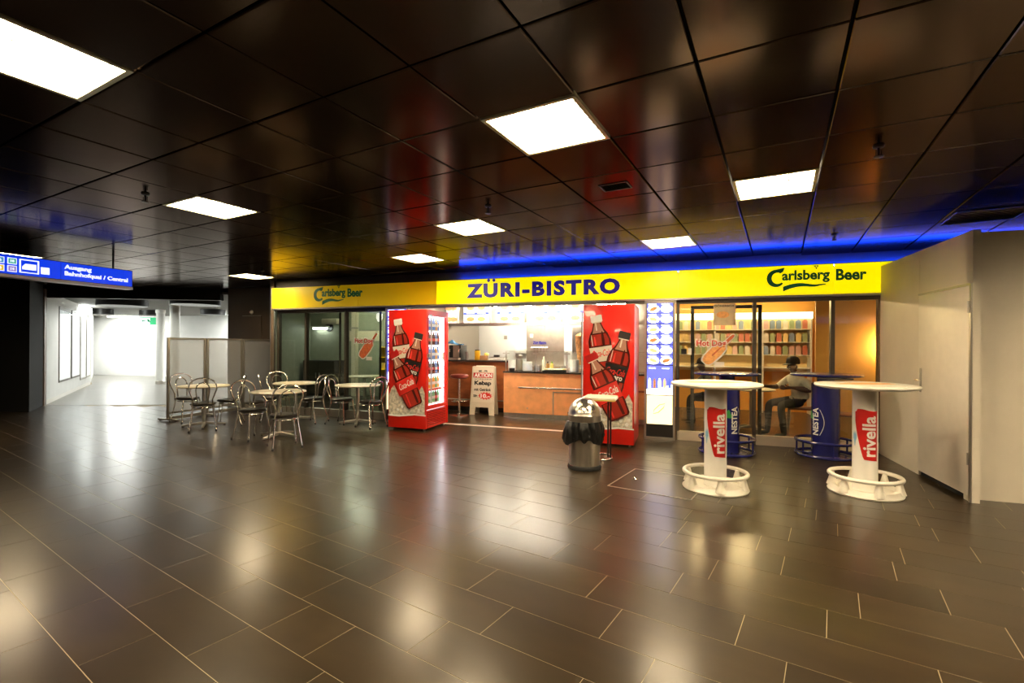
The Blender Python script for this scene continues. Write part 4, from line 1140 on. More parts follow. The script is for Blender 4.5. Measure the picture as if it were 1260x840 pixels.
obj('folded_cloth', cl, mat('blue_cloth', (.12, .38, .75), .8), t)
t = thing('cup_stack', 'stack of small glasses on the bar counter beside the coffee machine', 'glasses', W(bx_at(575), 9.95, ZBAR), -FA)
for k in range(3): obj('glass', MB().lathe([(.04, .055 * k), (.045, .055 * k + .07), (.041, .055 * k + .07), (.037, .055 * k + .006)], 14), M_alu, t)
t = thing('yellow_tin', 'bright yellow tin with dark lid on the bar counter', 'tin', W(bx_at(587.5, 10.0), 10.0, ZBAR + .0), -FA)
obj('tin_body', MB().lathe([(.06, 0), (.065, .01), (.065, .2), (.06, .205)], 18), mat('tin_yellow', (.9, .48, .02), .35), t)
obj('lid', MB().lathe([(.055, .205), (.055, .225), (0, .228)], 16), M_cap, t)
t = thing('snack_box', 'open brown snack box leaning on the yellow tin', 'box', W(bx_at(595.5, 9.93), 9.93, ZBAR), -FA)
obj('carton', MB().box(-.08, .08, -.05, .05, 0, .10), mat('brown_carton', (.38, .2, .09), .6), t, bevel=.004)
obj('snack_bag', MB().lathe([(.0, .1), (.05, .1), (.06, .13), (.035, .16), (0, .165)], 12, (.05, .02, 0)), M_yel, t)
t = thing('display_tray', 'long pale tray on the bar counter', 'tray', W(bx_at(610, 10.1), 10.1, ZBAR), -FA)
obj('tray_body', MB().box(-.26, .22, -.1, .15, 0, .06), M_white, t, bevel=.006)
obj('tray_rim', MB().box(-.27, .23, -.11, .16, .06, .068), M_alu, t)
t = thing('card_terminal', 'small black card terminal on the pale tray', 'card terminal', W(bx_at(611, 10.08), 10.08, ZBAR + .069), -FA)
obj('terminal_body', MB().box(-.06, .06, -.03, .05, 0, .045), M_blackmetal, t, bevel=.006)
obj('keypad', MB().box(-.045, .045, -.026, .0, .045, .05), M_alu, t)

# bar stool
c = at(565, 511)
st = thing('bar_stool', 'bar stool with dark red seat and chrome stem before the brown counter', 'stool', (c.x, c.y, 0))
obj('base_disc', MB().lathe([(.20, 0), (.20, .012), (.05, .035), (.03, .05)], 28), M_chrome, st)
obj('stem', MB().tube([(0, 0, .04), (0, 0, .77)], .022, 12), M_chrome, st)
obj('seat', MB().lathe([(0, .77), (.15, .77), (.185, .79), (.19, .83), (.17, .85), (0, .855)], 28), mat('dark_red_vinyl', (.22, .03, .02), .35), st)
fr_ = obj('foot_ring', MB().torus(.15, .011, .30, 30, 8), M_chrome, st)
for k in range(3):
    an = k * 2 * PI / 3
    obj('ring_spoke', MB().tube([(.02 * math.cos(an), .02 * math.sin(an), .30), (.15 * math.cos(an), .15 * math.sin(an), .30)], .008, 8), M_chrome, fr_)

# A-board
c = at(597, 509)
s_, d_ = sd(c)
ab = thing('sandwich_board', 'cream plastic sandwich board advertising kebap before the brown counter', 'sign', W(s_, d_ - .2), -FA)
M_board = mat('cream_board', (.66, .58, .42), .45)
wB, hB = .555, 1.01
def leafpoly():
    w = wB / 2
    return [(-w, 0), (-w + .03, .0), (-w + .115, 0), (-w + .135, .16), (w - .135, .16), (w - .115, 0), (w, 0), (w - .025, hB), (-w + .025, hB)]
lean = .10
obj('front_board', MB().prism(leafpoly(), 0, .025), M_board, ab, (0, 0, 0), (-lean, 0, 0))
obj('rear_board', MB().prism(leafpoly(), 0, .025), M_board, ab, (0, 2 * hB * math.sin(lean) + .03, 0), (lean, 0, 0))
obj('top_hinge', MB().tube([(-.2, .19, hB * math.cos(lean)), (.2, .19, hB * math.cos(lean))], .018, 8), M_board, ab)
pr_ = obj('price_sheet', MB().box(-.225, .225, -.004, 0, .27, .975), mat('cream_sheet', (.72, .65, .5), .5), ab, (0, -.001, 0), (-lean, 0, 0))
def bt(s, z, w, h, m=M_blackmetal, x=0, y=-.0045, **kw): text('lettering', s, m, pr_, (x, y, z), w, h, ext=.0012, **kw)
bt('MI - FR', .915, .20, .042, bold=.03)
obj('red_band', MB().box(-.22, .22, -.006, -.004, .775, .88), M_redflag, pr_)
bt('AKTION', .828, .40, .085, M_whiteprint, 0, -.0065, bold=.04)
bt('von 11.30 bis 13.30 Uhr', .747, .40, .022, bold=.02)
bt('Kebap', .655, .38, .115, bold=.045)
bt('mit Getränk', .53, .38, .06, bold=.035)
bt('Sfr.', .395, .11, .055, x=-.15, bold=.035)
star = [((.13 if k % 2 else .165) * math.cos(k * PI / 14) + .065, (.055 if k % 2 else .085) * math.sin(k * PI / 14) + .40) for k in range(28)]
obj('price_burst', MB().prism(star, -.006, -.004), M_redprint, pr_, smooth=False)
bt('10.-', .40, .21, .085, M_whiteprint, .065, -.0065, bold=.045)

# ------------------------------------------------------------------ right room: guests and furniture
def cafe_chair():
    t = thing('cafe_chair', 'x', 'chair')
    obj('seat', MB().lathe([(0, .425), (.17, .425), (.19, .44), (.192, .455), (.175, .47), (0, .474)], 28), M_seat, t)
    hp = [(-.155, -.13, .42), (-.135, -.175, .52), (-.165, -.2, .62), (-.195, -.22, .72), (-.17, -.24, .82), (-.09, -.252, .875), (0, -.255, .89)]
    full = hp + [(-x, y, z) for x, y, z in reversed(hp[:-1])]
    bf = obj('back_frame', MB().tube(smooth_path(full, 4), .011, 8), M_chrome, t)
    ip = [(-.075, -.175, .46), (-.085, -.19, .58), (-.095, -.215, .70), (-.07, -.235, .78), (0, -.242, .815)]
    obj('inner_hoop', MB().tube(smooth_path(ip + [(-x, y, z) for x, y, z in reversed(ip[:-1])], 4), .009, 8), M_chrome, bf)
    obj('seat_ring', MB().torus(.155, .009, .395, 28, 8), M_chrome, t)
    for sx in (-1, 1):
        for y0, y1 in ((-.13, -.22), (.12, .17)):
            lg = obj('leg', MB().tube([(sx * .14, y0, .43), (sx * .155, y0 * 1.1, .3), (sx * .19, y1, .012)], .011, 8), M_chrome, t)
            obj('foot_cap', MB().lathe([(.014, 0), (.014, .03), (.011, .035)], 8), M_rubber, lg, (sx * .19, y1, 0))
    return t
chair = cafe_chair()
def cafe_table(loc, rz, label, r=.40, h=.72):
    t = thing('cafe_table', label, 'table', loc, rz, 'round cafe tables')
    obj('table_top', MB().lathe([(0, h - .028), (r - .02, h - .028), (r, h - .018), (r, h - .006), (r - .01, h), (0, h)], 48), M_cream, t)
    obj('top_bracket', MB().box(-.16, .16, -.02, .02, h - .045, h - .028).box(-.02, .02, -.16, .16, h - .045, h - .028), M_blackmetal, t)
    obj('pole', MB().lathe([(.032, .05), (.032, h - .04)], 20), M_alu, t)
    for k in range(4):
        an = k * PI / 2
        m_ = MB().add([(.02, -.026, .03), (.02, .026, .03), (.02, .026, .085), (.02, -.026, .085), (.33, -.018, .01), (.33, .018, .01), (.33, .018, .038), (.33, -.018, .038)],
                      [(0, 3, 2, 1), (4, 5, 6, 7), (0, 1, 5, 4), (1, 2, 6, 5), (2, 3, 7, 6), (3, 0, 4, 7)])
        ft = obj('foot_arm', m_, M_alu, t, rot=(0, 0, an), bevel=.004)
        obj('glide', MB().lathe([(.015, 0), (.015, .012)], 10), M_rubber, ft, (.31, 0, 0))
    return t

# persons
def person(name, label, loc, rotz, J, E, tags, mats, cap_at, cap_dir, capm, headr):
    """J: joint -> (pos, radius); E: edges; tags: edge -> material index"""
    root_name = 'pelvis'
    names = list(J)
    me = bpy.data.meshes.new(name)
    me.from_pydata([J[k][0] for k in names], [(names.index(a_), names.index(b_)) for a_, b_ in E], [])
    o = bpy.data.objects.new(name, me); COL.objects.link(o)
    sk = o.modifiers.new('skin', 'SKIN'); sk.use_smooth_shade = True; sk.branch_smoothing = 0.6
    for i, k in enumerate(names):
        r = J[k][1]
        me.skin_vertices[0].data[i].radius = (r, r) if not isinstance(r, tuple) else r
        me.skin_vertices[0].data[i].use_root = (k == root_name)
    ss = o.modifiers.new('sub', 'SUBSURF'); ss.levels = 2; ss.render_levels = 2
    dg = bpy.context.evaluated_depsgraph_get()
    m2 = bpy.data.meshes.new_from_object(o.evaluated_get(dg))
    bpy.data.objects.remove(o)
    for m in mats: m2.materials.append(m)
    rad = lambda k_: (sum(J[k_][1]) / 2 if isinstance(J[k_][1], tuple) else J[k_][1])
    segs = [(Vector(J[a_][0]), Vector(J[b_][0]), tags.get((a_, b_), 0), rad(a_), rad(b_)) for a_, b_ in E]
    idx = []
    for p in m2.polygons:
        c = p.center; best = (1e9, 0)
        for a_, b_, tg, ra_, rb_ in segs:
            ab_ = b_ - a_; t_ = max(0, min(1, (c - a_).dot(ab_) / max(1e-9, ab_.length_squared)))
            d_ = (c - (a_ + ab_ * t_)).length - (ra_ + (rb_ - ra_) * t_)
            if d_ < best[0]: best = (d_, tg)
        idx.append(best[1])
    m2.polygons.foreach_set('material_index', idx)
    m2.polygons.foreach_set('use_smooth', [True] * len(idx))
    r = thing(name, label, 'person', loc, rotz)
    link('body', m2, r)
    hx, hy, hz = cap_at
    cm = MB().lathe([(headr * 1.06, -.01), (headr * 1.08, .02), (headr * 1.02, .06), (headr * .75, .10), (headr * .3, .118), (0, .12)], 20, (hx, hy, hz))
    cp = obj('cap', cm, capm, r)
    vz = MB()
    V = []
    for k in range(9):
        an = -1.1 + 2.2 * k / 8
        V.append((hx + headr * 1.0 * math.cos(an), hy + headr * math.sin(an), hz + .005))
    for k in range(9):
        an = -1.1 + 2.2 * k / 8
        V.append((hx + headr * .95 + (.085 - .035 * abs(k - 4) / 4) * math.cos(an * .6), hy + headr * .85 * math.sin(an), hz - .018))
    V += [(x, y, z - .006) for x, y, z in V]
    F = [(k, k + 1, k + 10, k + 9) for k in range(8)] + [(18 + k, 27 + k, 28 + k, 19 + k) for k in range(8)] + [(9 + k, 10 + k, 28 + k, 27 + k) for k in range(8)]
    obj('cap_visor', vz.add(V, F), capm, cp)
    for sy in (-1, 1):
        obj('ear', MB().lathe([(0, -.028), (.012, -.02), (.014, 0), (.012, .02), (0, .028)], 8, (hx - .005, hy + sy * headr * .93, hz - .055)), mats[0], r)
        obj('eye', MB().lathe([(0, -.008), (.008, 0), (0, .008)], 8, (hx + headr * .78, hy + sy * .034, hz - .045)), M_white, r)
    return r

def seated(lean=0.06, arm='fold', sh=0.0):
    # x forward, y left, z up; seat top at z=.475
    J = {
        'pelvis': ((0.02, 0, .59), (.17, .14)), 'waist': ((0.0, 0, .70), (.165, .14)), 'chest': ((lean, 0, .86), (.185, .145)), 'upper': ((lean + .03, 0, .99), (.15, .12)),
        'neck': ((lean + .06, 0, 1.08), .055), 'chin': ((lean + .095, 0, 1.135), (.062, .07)), 'head': ((lean + .09, 0, 1.20), (.078, .092)), 'crown': ((lean + .075, 0, 1.265), (.06, .07)),
        'nose': ((lean + .19, 0, 1.165), .014),
        'lsho': ((lean + .02, .19, .98), .082), 'lelb': ((lean - .06, .29, .76), .062), 'lwri': ((lean + .17, .12, .80), .034), 'lpalm': ((lean + .24, .07, .83), (.034, .02)),
        'rsho': ((lean + .02, -.19, .98), .082), 'relb': ((lean + .2, -.24, .83), .048), 'rwri': ((lean + .43, -.2, .80), .034), 'rpalm': ((lean + .51, -.18, .79), (.034, .02)),
        'lhip': ((.06, .10, .56), .09), 'lkne': ((.45, .16, .53), .068), 'lank': ((.40, .17, .10), .045), 'lheel': ((.40, .17, .05), .045), 'ltoe': ((.56, .19, .035), .036),
        'rhip': ((.06, -.10, .56), .09), 'rkne': ((.47, -.13, .53), .068), 'rank': ((.48, -.14, .10), .045), 'rheel': ((.48, -.14, .05), .045), 'rtoe': ((.64, -.15, .035), .036),
    }
    J = {k_: ((p_[0], p_[1], p_[2] - (.05 if p_[2] > .8 else 0)), r_) for k_, (p_, r_) in J.items()}
    E = [('pelvis', 'waist'), ('waist', 'chest'), ('chest', 'upper'), ('upper', 'neck'), ('neck', 'chin'), ('chin', 'head'), ('head', 'crown'), ('head', 'nose'),
         ('upper', 'lsho'), ('lsho', 'lelb'), ('lelb', 'lwri'), ('lwri', 'lpalm'), ('upper', 'rsho'), ('rsho', 'relb'), ('relb', 'rwri'), ('rwri', 'rpalm'),
         ('pelvis', 'lhip'), ('lhip', 'lkne'), ('lkne', 'lank'), ('lank', 'lheel'), ('lheel', 'ltoe'), ('pelvis', 'rhip'), ('rhip', 'rkne'), ('rkne', 'rank'), ('rank', 'rheel'), ('rheel', 'rtoe')]
    for side, d in (('l', Vector((.75, -.6, .25))), ('r', Vector((.95, .1, -.15)))):
        pp = Vector(J[side + 'palm'][0]); d.normalize()
        q = Vector((0, 0, 1)).cross(d).normalized(); up = d.cross(q)
        for fi, (off, ln) in enumerate(((-.027, .062), (-.009, .075), (.009, .07), (.027, .055))):
            a1 = pp + d * .035 + up * off; a2 = a1 + d * ln * .55; a3 = a2 + d * ln * .4 - q * .015
            for n2, p3, r3 in (('a', a1, .0105), ('b', a2, .0095), ('c', a3, .008)): J['%sf%d%s' % (side, fi, n2)] = (tuple(p3), r3)
            E += [(side + 'palm', '%sf%da' % (side, fi)), ('%sf%da' % (side, fi), '%sf%db' % (side, fi)), ('%sf%db' % (side, fi), '%sf%dc' % (side, fi))]
        a1 = pp + up * .04 + d * .0; a2 = a1 + up * .02 + d * .035
        J[side + 'tha'] = (tuple(a1), .011); J[side + 'thb'] = (tuple(a2), .009)
        E += [(side + 'wri', side + 'tha'), (side + 'tha', side + 'thb')]
    tags = {}
    for e in (('pelvis', 'waist'), ('waist', 'chest'), ('chest', 'upper'), ('upper', 'lsho'), ('lsho', 'lelb'), ('upper', 'rsho'), ('rsho', 'relb')): tags[e] = 1
    for e in (('pelvis', 'lhip'), ('lhip', 'lkne'), ('lkne', 'lank'), ('pelvis', 'rhip'), ('rhip', 'rkne'), ('rkne', 'rank')): tags[e] = 2
    for e in (('lank', 'lheel'), ('lheel', 'ltoe'), ('rank', 'rheel'), ('rheel', 'rtoe')): tags[e] = 3
    return J, E, tags, (lean + .085, 0, 1.185)

c = at(978, 531)
s_, d_ = sd(c)
s_ = fs(979, 470, d_)[0]
J, E_, T_, capat = seated()
PROT = PI - FA - 0.12
pl = W(s_ , 8.95)
pr1 = person('person', 'person in a black cap and light grey shirt seated behind the right window', (pl.x, pl.y, 0), PROT + .5, J, E_, T_, [M_skin, M_shirt, M_trouser, M_black], capat, None, M_cap, .094)
def room_chair(loc, rz, label):
    t = thing('room_chair', label, 'chair', loc, rz, 'chairs in the right shop room')
    obj('seat', MB().box(-.2, .2, -.2, .2, .44, .472), M_brownlam, t, bevel=.012)
    obj('backrest', MB().box(-.19, .19, -.225, -.205, .62, .86), M_brownlam, t, bevel=.008)
    for sx in (-1, 1):
        obj('leg', MB().tube([(sx * .17, .17, .44), (sx * .19, .2, .0)], .012, 8), M_alu, t)
        obj('leg', MB().tube([(sx * .17, -.19, .86), (sx * .17, -.18, .46), (sx * .19, -.24, .0)], .012, 8), M_alu, t)
    return t
room_chair((pl.x, pl.y, 0), PROT - PI / 2, 'chair with a jacket over its back, under the guest in a light shirt')
# jacket hanging over the chair back
jk = thing('jacket', 'olive brown jacket hung over the chair back of the seated guest', 'jacket', (pl.x, pl.y, 0), PROT - PI / 2)
jm = MB(); nI, nJ = 13, 12
Vj = []
for i in range(nI):
    x = -.25 + .5 * i / (nI - 1)
    for j in range(nJ):
        t_ = j / (nJ - 1)
        if t_ < .3: y, z = -.19 + .0 * t_, .66 + .22 * (t_ / .3)
        else:
            q_ = (t_ - .3) / .7
            y, z = -.245 - .03 * q_ - .012 * math.sin(i * 1.3 + q_ * 2), .88 - .62 * q_ - .04 * math.sin(i * .7)
        Vj.append((x * (1 - .12 * (t_ > .3) * (t_ - .3)), y, z))
F1 = [(i * nJ + j, (i + 1) * nJ + j, (i + 1) * nJ + j + 1, i * nJ + j + 1) for i in range(nI - 1) for j in range(nJ - 1)]
jm.add(Vj, F1)
o = obj('draped_cloth', jm, M_jacket, jk)
md = o.modifiers.new('thickness', 'SOLIDIFY'); md.thickness = .016; md.offset = 1.0
# second guest
J, E_, T_, capat = seated(lean=.16)
pl2 = W(fs(881, 455, 9.9)[0], 9.9)
person('person', 'person in a black cap and dark top seated under the hot dog sticker', (pl2.x, pl2.y, -.06), PROT + .1, J, E_, T_, [M_skin, M_trouser, M_trouser, M_black], capat, None, M_cap, .094)
room_chair((pl2.x, pl2.y, 0), PROT + .1 - PI / 2, 'chair under the guest in the dark top')
pt = W(fs(925, 480, 9.3)[0], 9.35)
cafe_table((pt.x, pt.y, 0), .2, 'round table inside the right shop room in front of the seated guest', .38, .72)
pc = W(fs(1046, 480, 8.35)[0], 8.32)
room_chair((pc.x, pc.y, 0), -FA + 1.2, 'empty pale-legged chair behind the blue standing table and the last mullion')
# drinks shelf at the back of the right room
ds = thing('drinks_shelf', 'lit wall shelf full of colourful packages at the back of the right room', 'shelf', W(-.2, 11.8), -FA)
obj('back_board', MB().box(0, 2.9, .30, .34, 0.9, 2.2), mat('pale_yellow_board', (.9, .72, .4), .6), ds)
for z in (1.0, 1.28, 1.56, 1.84):
    obj('shelf_board', MB().box(0, 2.9, 0, .30, z - .02, z), M_white, ds)
obj('canopy_light', MB().box(0, 2.9, -.05, 0.05, 2.06, 2.2), mat('lit_shelf_canopy', (1, .9, .5), .5, emit=5.0, ecol=(1.0, .85, .42)), ds)
for x in (0, .97, 1.94, 2.87): obj('upright', MB().box(x, x + .03, 0, .3, 0, 2.06), M_white, ds)
pk = []
pcols = [(.6, .2, .14), (.8, .75, .7), (.25, .33, .5), (.85, .65, .3), (.35, .42, .25), (.75, .5, .5)]
for k, cc in enumerate(pcols):
    m_ = mat('package_print_%d' % k, cc, .4)
    pk.append(mesh_from(MB().box(-.045, .045, -.04, .04, 0, .17).prism([(-.045, .17), (.045, .17), (0, .20)], -.04, .04), 'package', m_))
pn = ['red', 'white', 'blue', 'yellow', 'green', 'pink']
lv = {1.28: 'lower', 1.56: 'middle', 1.84: 'upper'}
for z in (1.28, 1.56, 1.84):
    for k in range(22):
        kk = random.randrange(6)
        o = link('drink_carton', pk[kk], None, W(-.2 + .12 + k * .125 + .03 * (k // 7 > 0), 11.88, z), (0, 0, -FA))
        tag(o, '%s drink carton on the %s board of the lit shelf' % (pn[kk], lv[z]), 'carton', 'drink cartons on the lit shelf')

# left room furniture
s_, z_ = fs(405, 402, 11.58)
t = thing('wall_clock', 'round black wall clock in the left shop room', 'clock', W(s_, 11.598, z_), -FA)
obj('clock_rim', MB().lathe([(.13, 0), (.13, .03), (.115, .03), (.115, .02)], 24), M_blackmetal, t, rot=FRONT)
obj('clock_face', MB().lathe([(0, .012), (.115, .012)], 24), M_black, t, rot=FRONT)
obj('clock_hand', MB().box(-.006, .006, -.018, -.014, 0, .09).box(0, .06, -.018, -.014, -.005, .005), M_alu, t)
s_, z_ = fs(405, 393, 11.4)
t = thing('air_conditioner', 'cream air conditioning unit high on the wall of the left shop room', 'air conditioner', W(s_, 11.6, z_ - .06), -FA)
obj('casing', MB().box(-.28, .26, -.2, 0, -.07, .09), M_cream, t, bevel=.02)
obj('outlet_slat', MB().box(-.25, .23, -.205, -.195, -.055, -.035), M_alu, t)
x0, z0 = fs(428, 419, 11.5); x1, z1 = fs(468, 407, 11.5)
t = thing('notice_board', 'large cream board on the back wall behind the left hot dog sticker', 'board', W(0, 11.598), -FA)
obj('board', MB().box(x0, x1, -.03, 0, z0, z1), M_cream, t)
obj('board_frame', MB().box(x0 - .02, x1 + .02, -.035, 0, z1, z1 + .02).box(x0 - .02, x1 + .02, -.035, 0, z0 - .02, z0), M_alu, t)
t = thing('storage_shelf', 'yellow storage shelf with boxes in the left shop room', 'shelf', W(-7.7, 11.2), -FA)
for z in (.8, 1.12, 1.4): obj('shelf_board', MB().box(0, .9, 0, .36, z - .02, z), M_yellow, t)
for x in (0, .87): obj('upright', MB().box(x, x + .03, 0, .36, 0, 1.4), M_alu, t)
for k in range(6):
    o = obj('storage_box', MB().box(-.07, .07, -.09, .09, 0, .17).box(-.075, .075, -.095, .095, .15, .17), [M_yel, M_pale, mat('kraft_box', (.5, .3, .12), .6)][k % 3], None, W(-7.6 + .14 * k, 11.38, 1.12 if k % 2 else .8), (0, 0, -FA))
    tag(o, '%s box on the %s board of the storage shelf' % (['yellow', 'cream', 'brown'][k % 3], 'middle' if k % 2 else 'lower'), 'box', 'boxes in the left room')
t = thing('wall_pipe', 'pale square duct on the back wall of the left shop room', 'duct', W(fs(436, 395, 11.5)[0], 11.6), -FA)
obj('duct', MB().box(-.07, .07, -.14, 0, 0.0, 2.47), M_cream, t)
obj('duct_collar', MB().box(-.085, .085, -.155, 0, 1.9, 1.95), M_alu, t)
t = thing('sideboard', 'dark steel sideboard along the back of the left shop room', 'sideboard', W(-10.2, 11.1), -FA)
obj('body', MB().box(0, 1.1, 0.02, .48, .06, 1.0), M_fascia, t)
for k in range(2): 
    q = obj('door', MB().box(.01 + .55 * k, .54 + .55 * k, 0, .02, .08, .98), M_frame, t)
    obj('handle', MB().box(.46 + .12 * k, .48 + .12 * k, -.02, 0, .5, .65), M_alu, q)
obj('plinth', MB().box(.02, 1.08, .04, .48, 0, .06), M_black, t)
q = W(-7.0, 9.6)
cafe_table((q.x, q.y, 0), .6, 'round table inside the left shop room behind the glass', .4, .72)
t = thing('wall_lantern', 'small white glass lantern hanging at the top of the left window', 'lantern', W(fs(467, 380, 8.25)[0], 8.25, 2.09), -FA)
obj('shade', MB().lathe([(.02, .0), (.06, -.02), (.065, -.10), (.035, -.17), (0, -.18)], 16), mat('lit_lantern', (.9, .88, .8), .4, emit=1.2, ecol=(1, .95, .8)), t)
obj('hanger', MB().tube([(0, 0, 0), (0, 0, .38)], .008, 8), M_alu, t)

# ------------------------------------------------------------------ cafe tables and chairs in the hall
GC = 'chrome hoop-back cafe chairs'
tp = {}
for key, (px, py, l) in dict(T1=(343, 537, 'round cream cafe table farthest from the shop window, with two chairs'), T2=(251, 524, 'round cream cafe table standing against the frosted screens'),
                             T3=(364, 516.5, 'round cream cafe table at the left shop window, next to the screens'), T4=(440, 521, 'round cream cafe table at the shop window next to the cola cooler')).items():
    c = at(px, py); tp[key] = c
    cafe_table((c.x, c.y, 0), {'T1': -.25, 'T2': .5, 'T3': .3, 'T4': .2}[key], l)
def place_chair(px, py, face, label, first=False, turn=0.0, zpix=.46):
    c = at(px, py, zpix)
    fc_ = tp[face]
    rz = math.atan2(fc_.y - c.y, fc_.x - c.x) - PI / 2 + turn
    if first:
        chair.location = (c.x, c.y, 0); chair.rotation_euler = (0, 0, rz); chair['label'] = label; chair['group'] = GC
    else:
        dup(chair, (c.x, c.y, 0), rz, label, GC)
place_chair(311, 503, 'T1', 'chrome chair at the table with two chairs, facing the open floor', True, -1.05)
place_chair(350, 509.5, 'T1', 'chrome chair at the table with two chairs, its back to the open floor', False, .1)
place_chair(231, 488.5, 'T2', 'chrome chair pushed between its table and the frosted screen end', False, .15)
place_chair(250, 495.5, 'T2', 'chrome chair at the screen table with its back to the open floor')
place_chair(282, 491, 'T2', 'chrome chair at the screen table facing the frosted screens')
place_chair(336, 487.5, 'T3', 'chrome chair at the window table near the screens, turned to the shop', False, .3)
place_chair(344, 484, 'T3', 'chrome chair between the window table and the frosted screens', False, -.2)
place_chair(384, 489, 'T3', 'chrome chair at the middle window table on the side toward the cooler', False, .3)
place_chair(421, 490, 'T4', 'chrome chair at the table beside the cooler, on its far side from the cooler', False, -.2)
place_chair(456, 493, 'T4', 'chrome chair squeezed between its table and the cola cooler', False, .2)

# frosted screens
SS = -9.07
dcut = [6.41, 7.21, 8.07, 8.87]
labs = ['frosted partition screen at the free end of the row', 'middle frosted partition screen of the row', 'frosted partition screen next to the dark wall']
for k in range(3):
    L = dcut[k + 1] - dcut[k]
    t = thing('partition_screen', labs[k], 'screen', W(SS, dcut[k]), -FA, 'frosted partition screens')
    for y in (0.03, L - 0.03):
        obj('post', MB().box(-.02, .02, y - .02, y + .02, .04, 1.57), M_alu, t, bevel=.004)
    obj('top_rail', MB().box(-.015, .015, .05, L - .05, 1.535, 1.57), M_alu, t)
    obj('bottom_rail', MB().box(-.015, .015, .05, L - .05, .13, .165), M_alu, t)
    obj('frosted_panel', MB().box(-.004, .004, .05, L - .05, .165, 1.535), M_frost, t, smooth=False)
    for y in (.03, L - .03):
        ft = obj('foot', MB().box(-.24, .24, y - .025, y + .025, 0.012, .045), M_alu, t, bevel=.006)
        obj('foot_glide', MB().lathe([(.018, 0), (.018, .014)], 10, (-.2, y, 0)).lathe([(.018, 0), (.018, .014)], 10, (.2, y, 0)), M_rubber, ft)
    obj('foot_beam', MB().box(-.03, .03, .06, L - .06, .02, .08), M_alu, t)

# alarm lamp and panel on the dark wall
s_, z_ = fs(310, 384, 8.92)
t = thing('alarm_lamp', 'small round white and red alarm lamp on the dark wall', 'lamp', W(s_, 8.918, z_), -FA)
obj('base_plate', MB().lathe([(.05, 0), (.05, .012), (0, .012)], 18), M_white, t, rot=FRONT)
obj('lens', MB().lathe([(.036, .012), (.034, .035), (.02, .05), (0, .054)], 16), M_white, t, rot=FRONT)
obj('red_dot', MB().lathe([(.012, .0), (.012, .02), (0, .022)], 10), M_redprint, t, (-.05, -.003, 0), FRONT)
x0, z0 = fs(299, 389, 8.92); x1, _ = fs(322, 389, 8.92)
t = thing('wall_hatch', 'flush dark hatch on the dark wall below the alarm lamp', 'hatch', W(0, 8.918), -FA)
obj('hatch_leaf', MB().box(x0, x1, -.012, 0, .1, z0), M_dark_wall, t)
obj('hatch_edge', MB().box(x0, x1, -.016, 0, z0, z0 + .015), M_alu, t)

# ------------------------------------------------------------------ hanging direction sign
SA = PI / 2 - .36
zt_, zb_ = 2.59, 2.345
pR = Vector((0, 0, EYE)) + ray(163, 334) * 7.45
ds_ = thing('direction_sign', 'blue lit station direction sign hanging from the ceiling', 'sign', (pR.x, pR.y, 0), SA)
LS = 3.2
zt_ = pR.z; zb_ = zt_ - .235
obj('sign_case', MB().box(-LS, 0, 0.0, .16, zb_ - .03, zt_ + .01), mat('dark_blue_case', (.01, .012, .06), .4), ds_)
obj('blue_face', MB().box(-LS + .01, -.907, -.006, 0, zb_, zt_), M_signpanel, ds_, smooth=False)
obj('blue_face', MB().box(-.90, -.01, -.006, 0, zb_, zt_), M_signpanel, ds_, smooth=False)
obj('lower_rail', MB().box(-LS, .0, -.012, .165, zb_ - .045, zb_ - .008), M_alu, ds_)
hS = zt_ - zb_
text('lettering', 'Ausgang', M_signwhite, ds_, (-.705, -.007, zb_ + hS * .72), .32, hS * .32, ext=.003, bold=.025)
text('lettering', 'Bahnhofquai / Central', M_signwhite, ds_, (-.466, -.007, zb_ + hS * .34), .79, hS * .32, ext=.003, bold=.025)
DX = -.185
ic = obj('train_pictogram', MB().box(-1.34, -1.325, -.010, -.006, zb_ + .03, zt_ - .03).box(-1.155, -1.14, -.010, -.006, zb_ + .03, zt_ - .03).box(-1.325, -1.155, -.010, -.006, zb_ + .03, zb_ + .042).box(-1.325, -1.155, -.010, -.006, zt_ - .042, zt_ - .03)
         .prism([(-1.31, zb_ + .075), (-1.17, zb_ + .075), (-1.17, zb_ + .15), (-1.28, zb_ + .15), (-1.31, zb_ + .11)], -.010, -.006), M_signwhite, ds_, smooth=False)
obj('white_square', MB().box(-1.12, -1.03, -.010, -.006, zb_ + .04, zb_ + .13), M_signwhite, ds_)
cols = [((.1, .45, .35), 't1'), ((.35, .25, .6), 't2'), ((.1, .35, .6), 't3'), ((.85, .55, .05), 't4'), ((.6, .1, .1), 't5'), ((.2, .5, .1), 't6')]
k = 0
for cx in (-1.41, -1.53, -1.65):
    for cz in (.70, .28):
        cc, nm = cols[k]; k += 1
        b_ = obj('line_plate', MB().box(cx - .045, cx + .045, -.011, -.006, zb_ + hS * cz - .04, zb_ + hS * cz + .04), M_signwhite, ds_)
        obj('line_colour', MB().box(cx - .038, cx + .038, -.014, -.011, zb_ + hS * cz - .033, zb_ + hS * cz + .033), mat('lit_line_' + nm, cc, .4, emit=.8, ecol=cc), b_)
        text('line_number', str([10, 14, 6, 4, 7, 3][k - 1]), M_signwhite, b_, (cx, -.0145, zb_ + hS * cz), .035, .03, ext=.002, bold=.03)
for x in (-.22, -1.5, -2.9):
    obj('hanger_rod', MB().tube([(x, .08, zt_), (x, .08, HC + .01)], .014, 8), M_blackmetal, ds_)

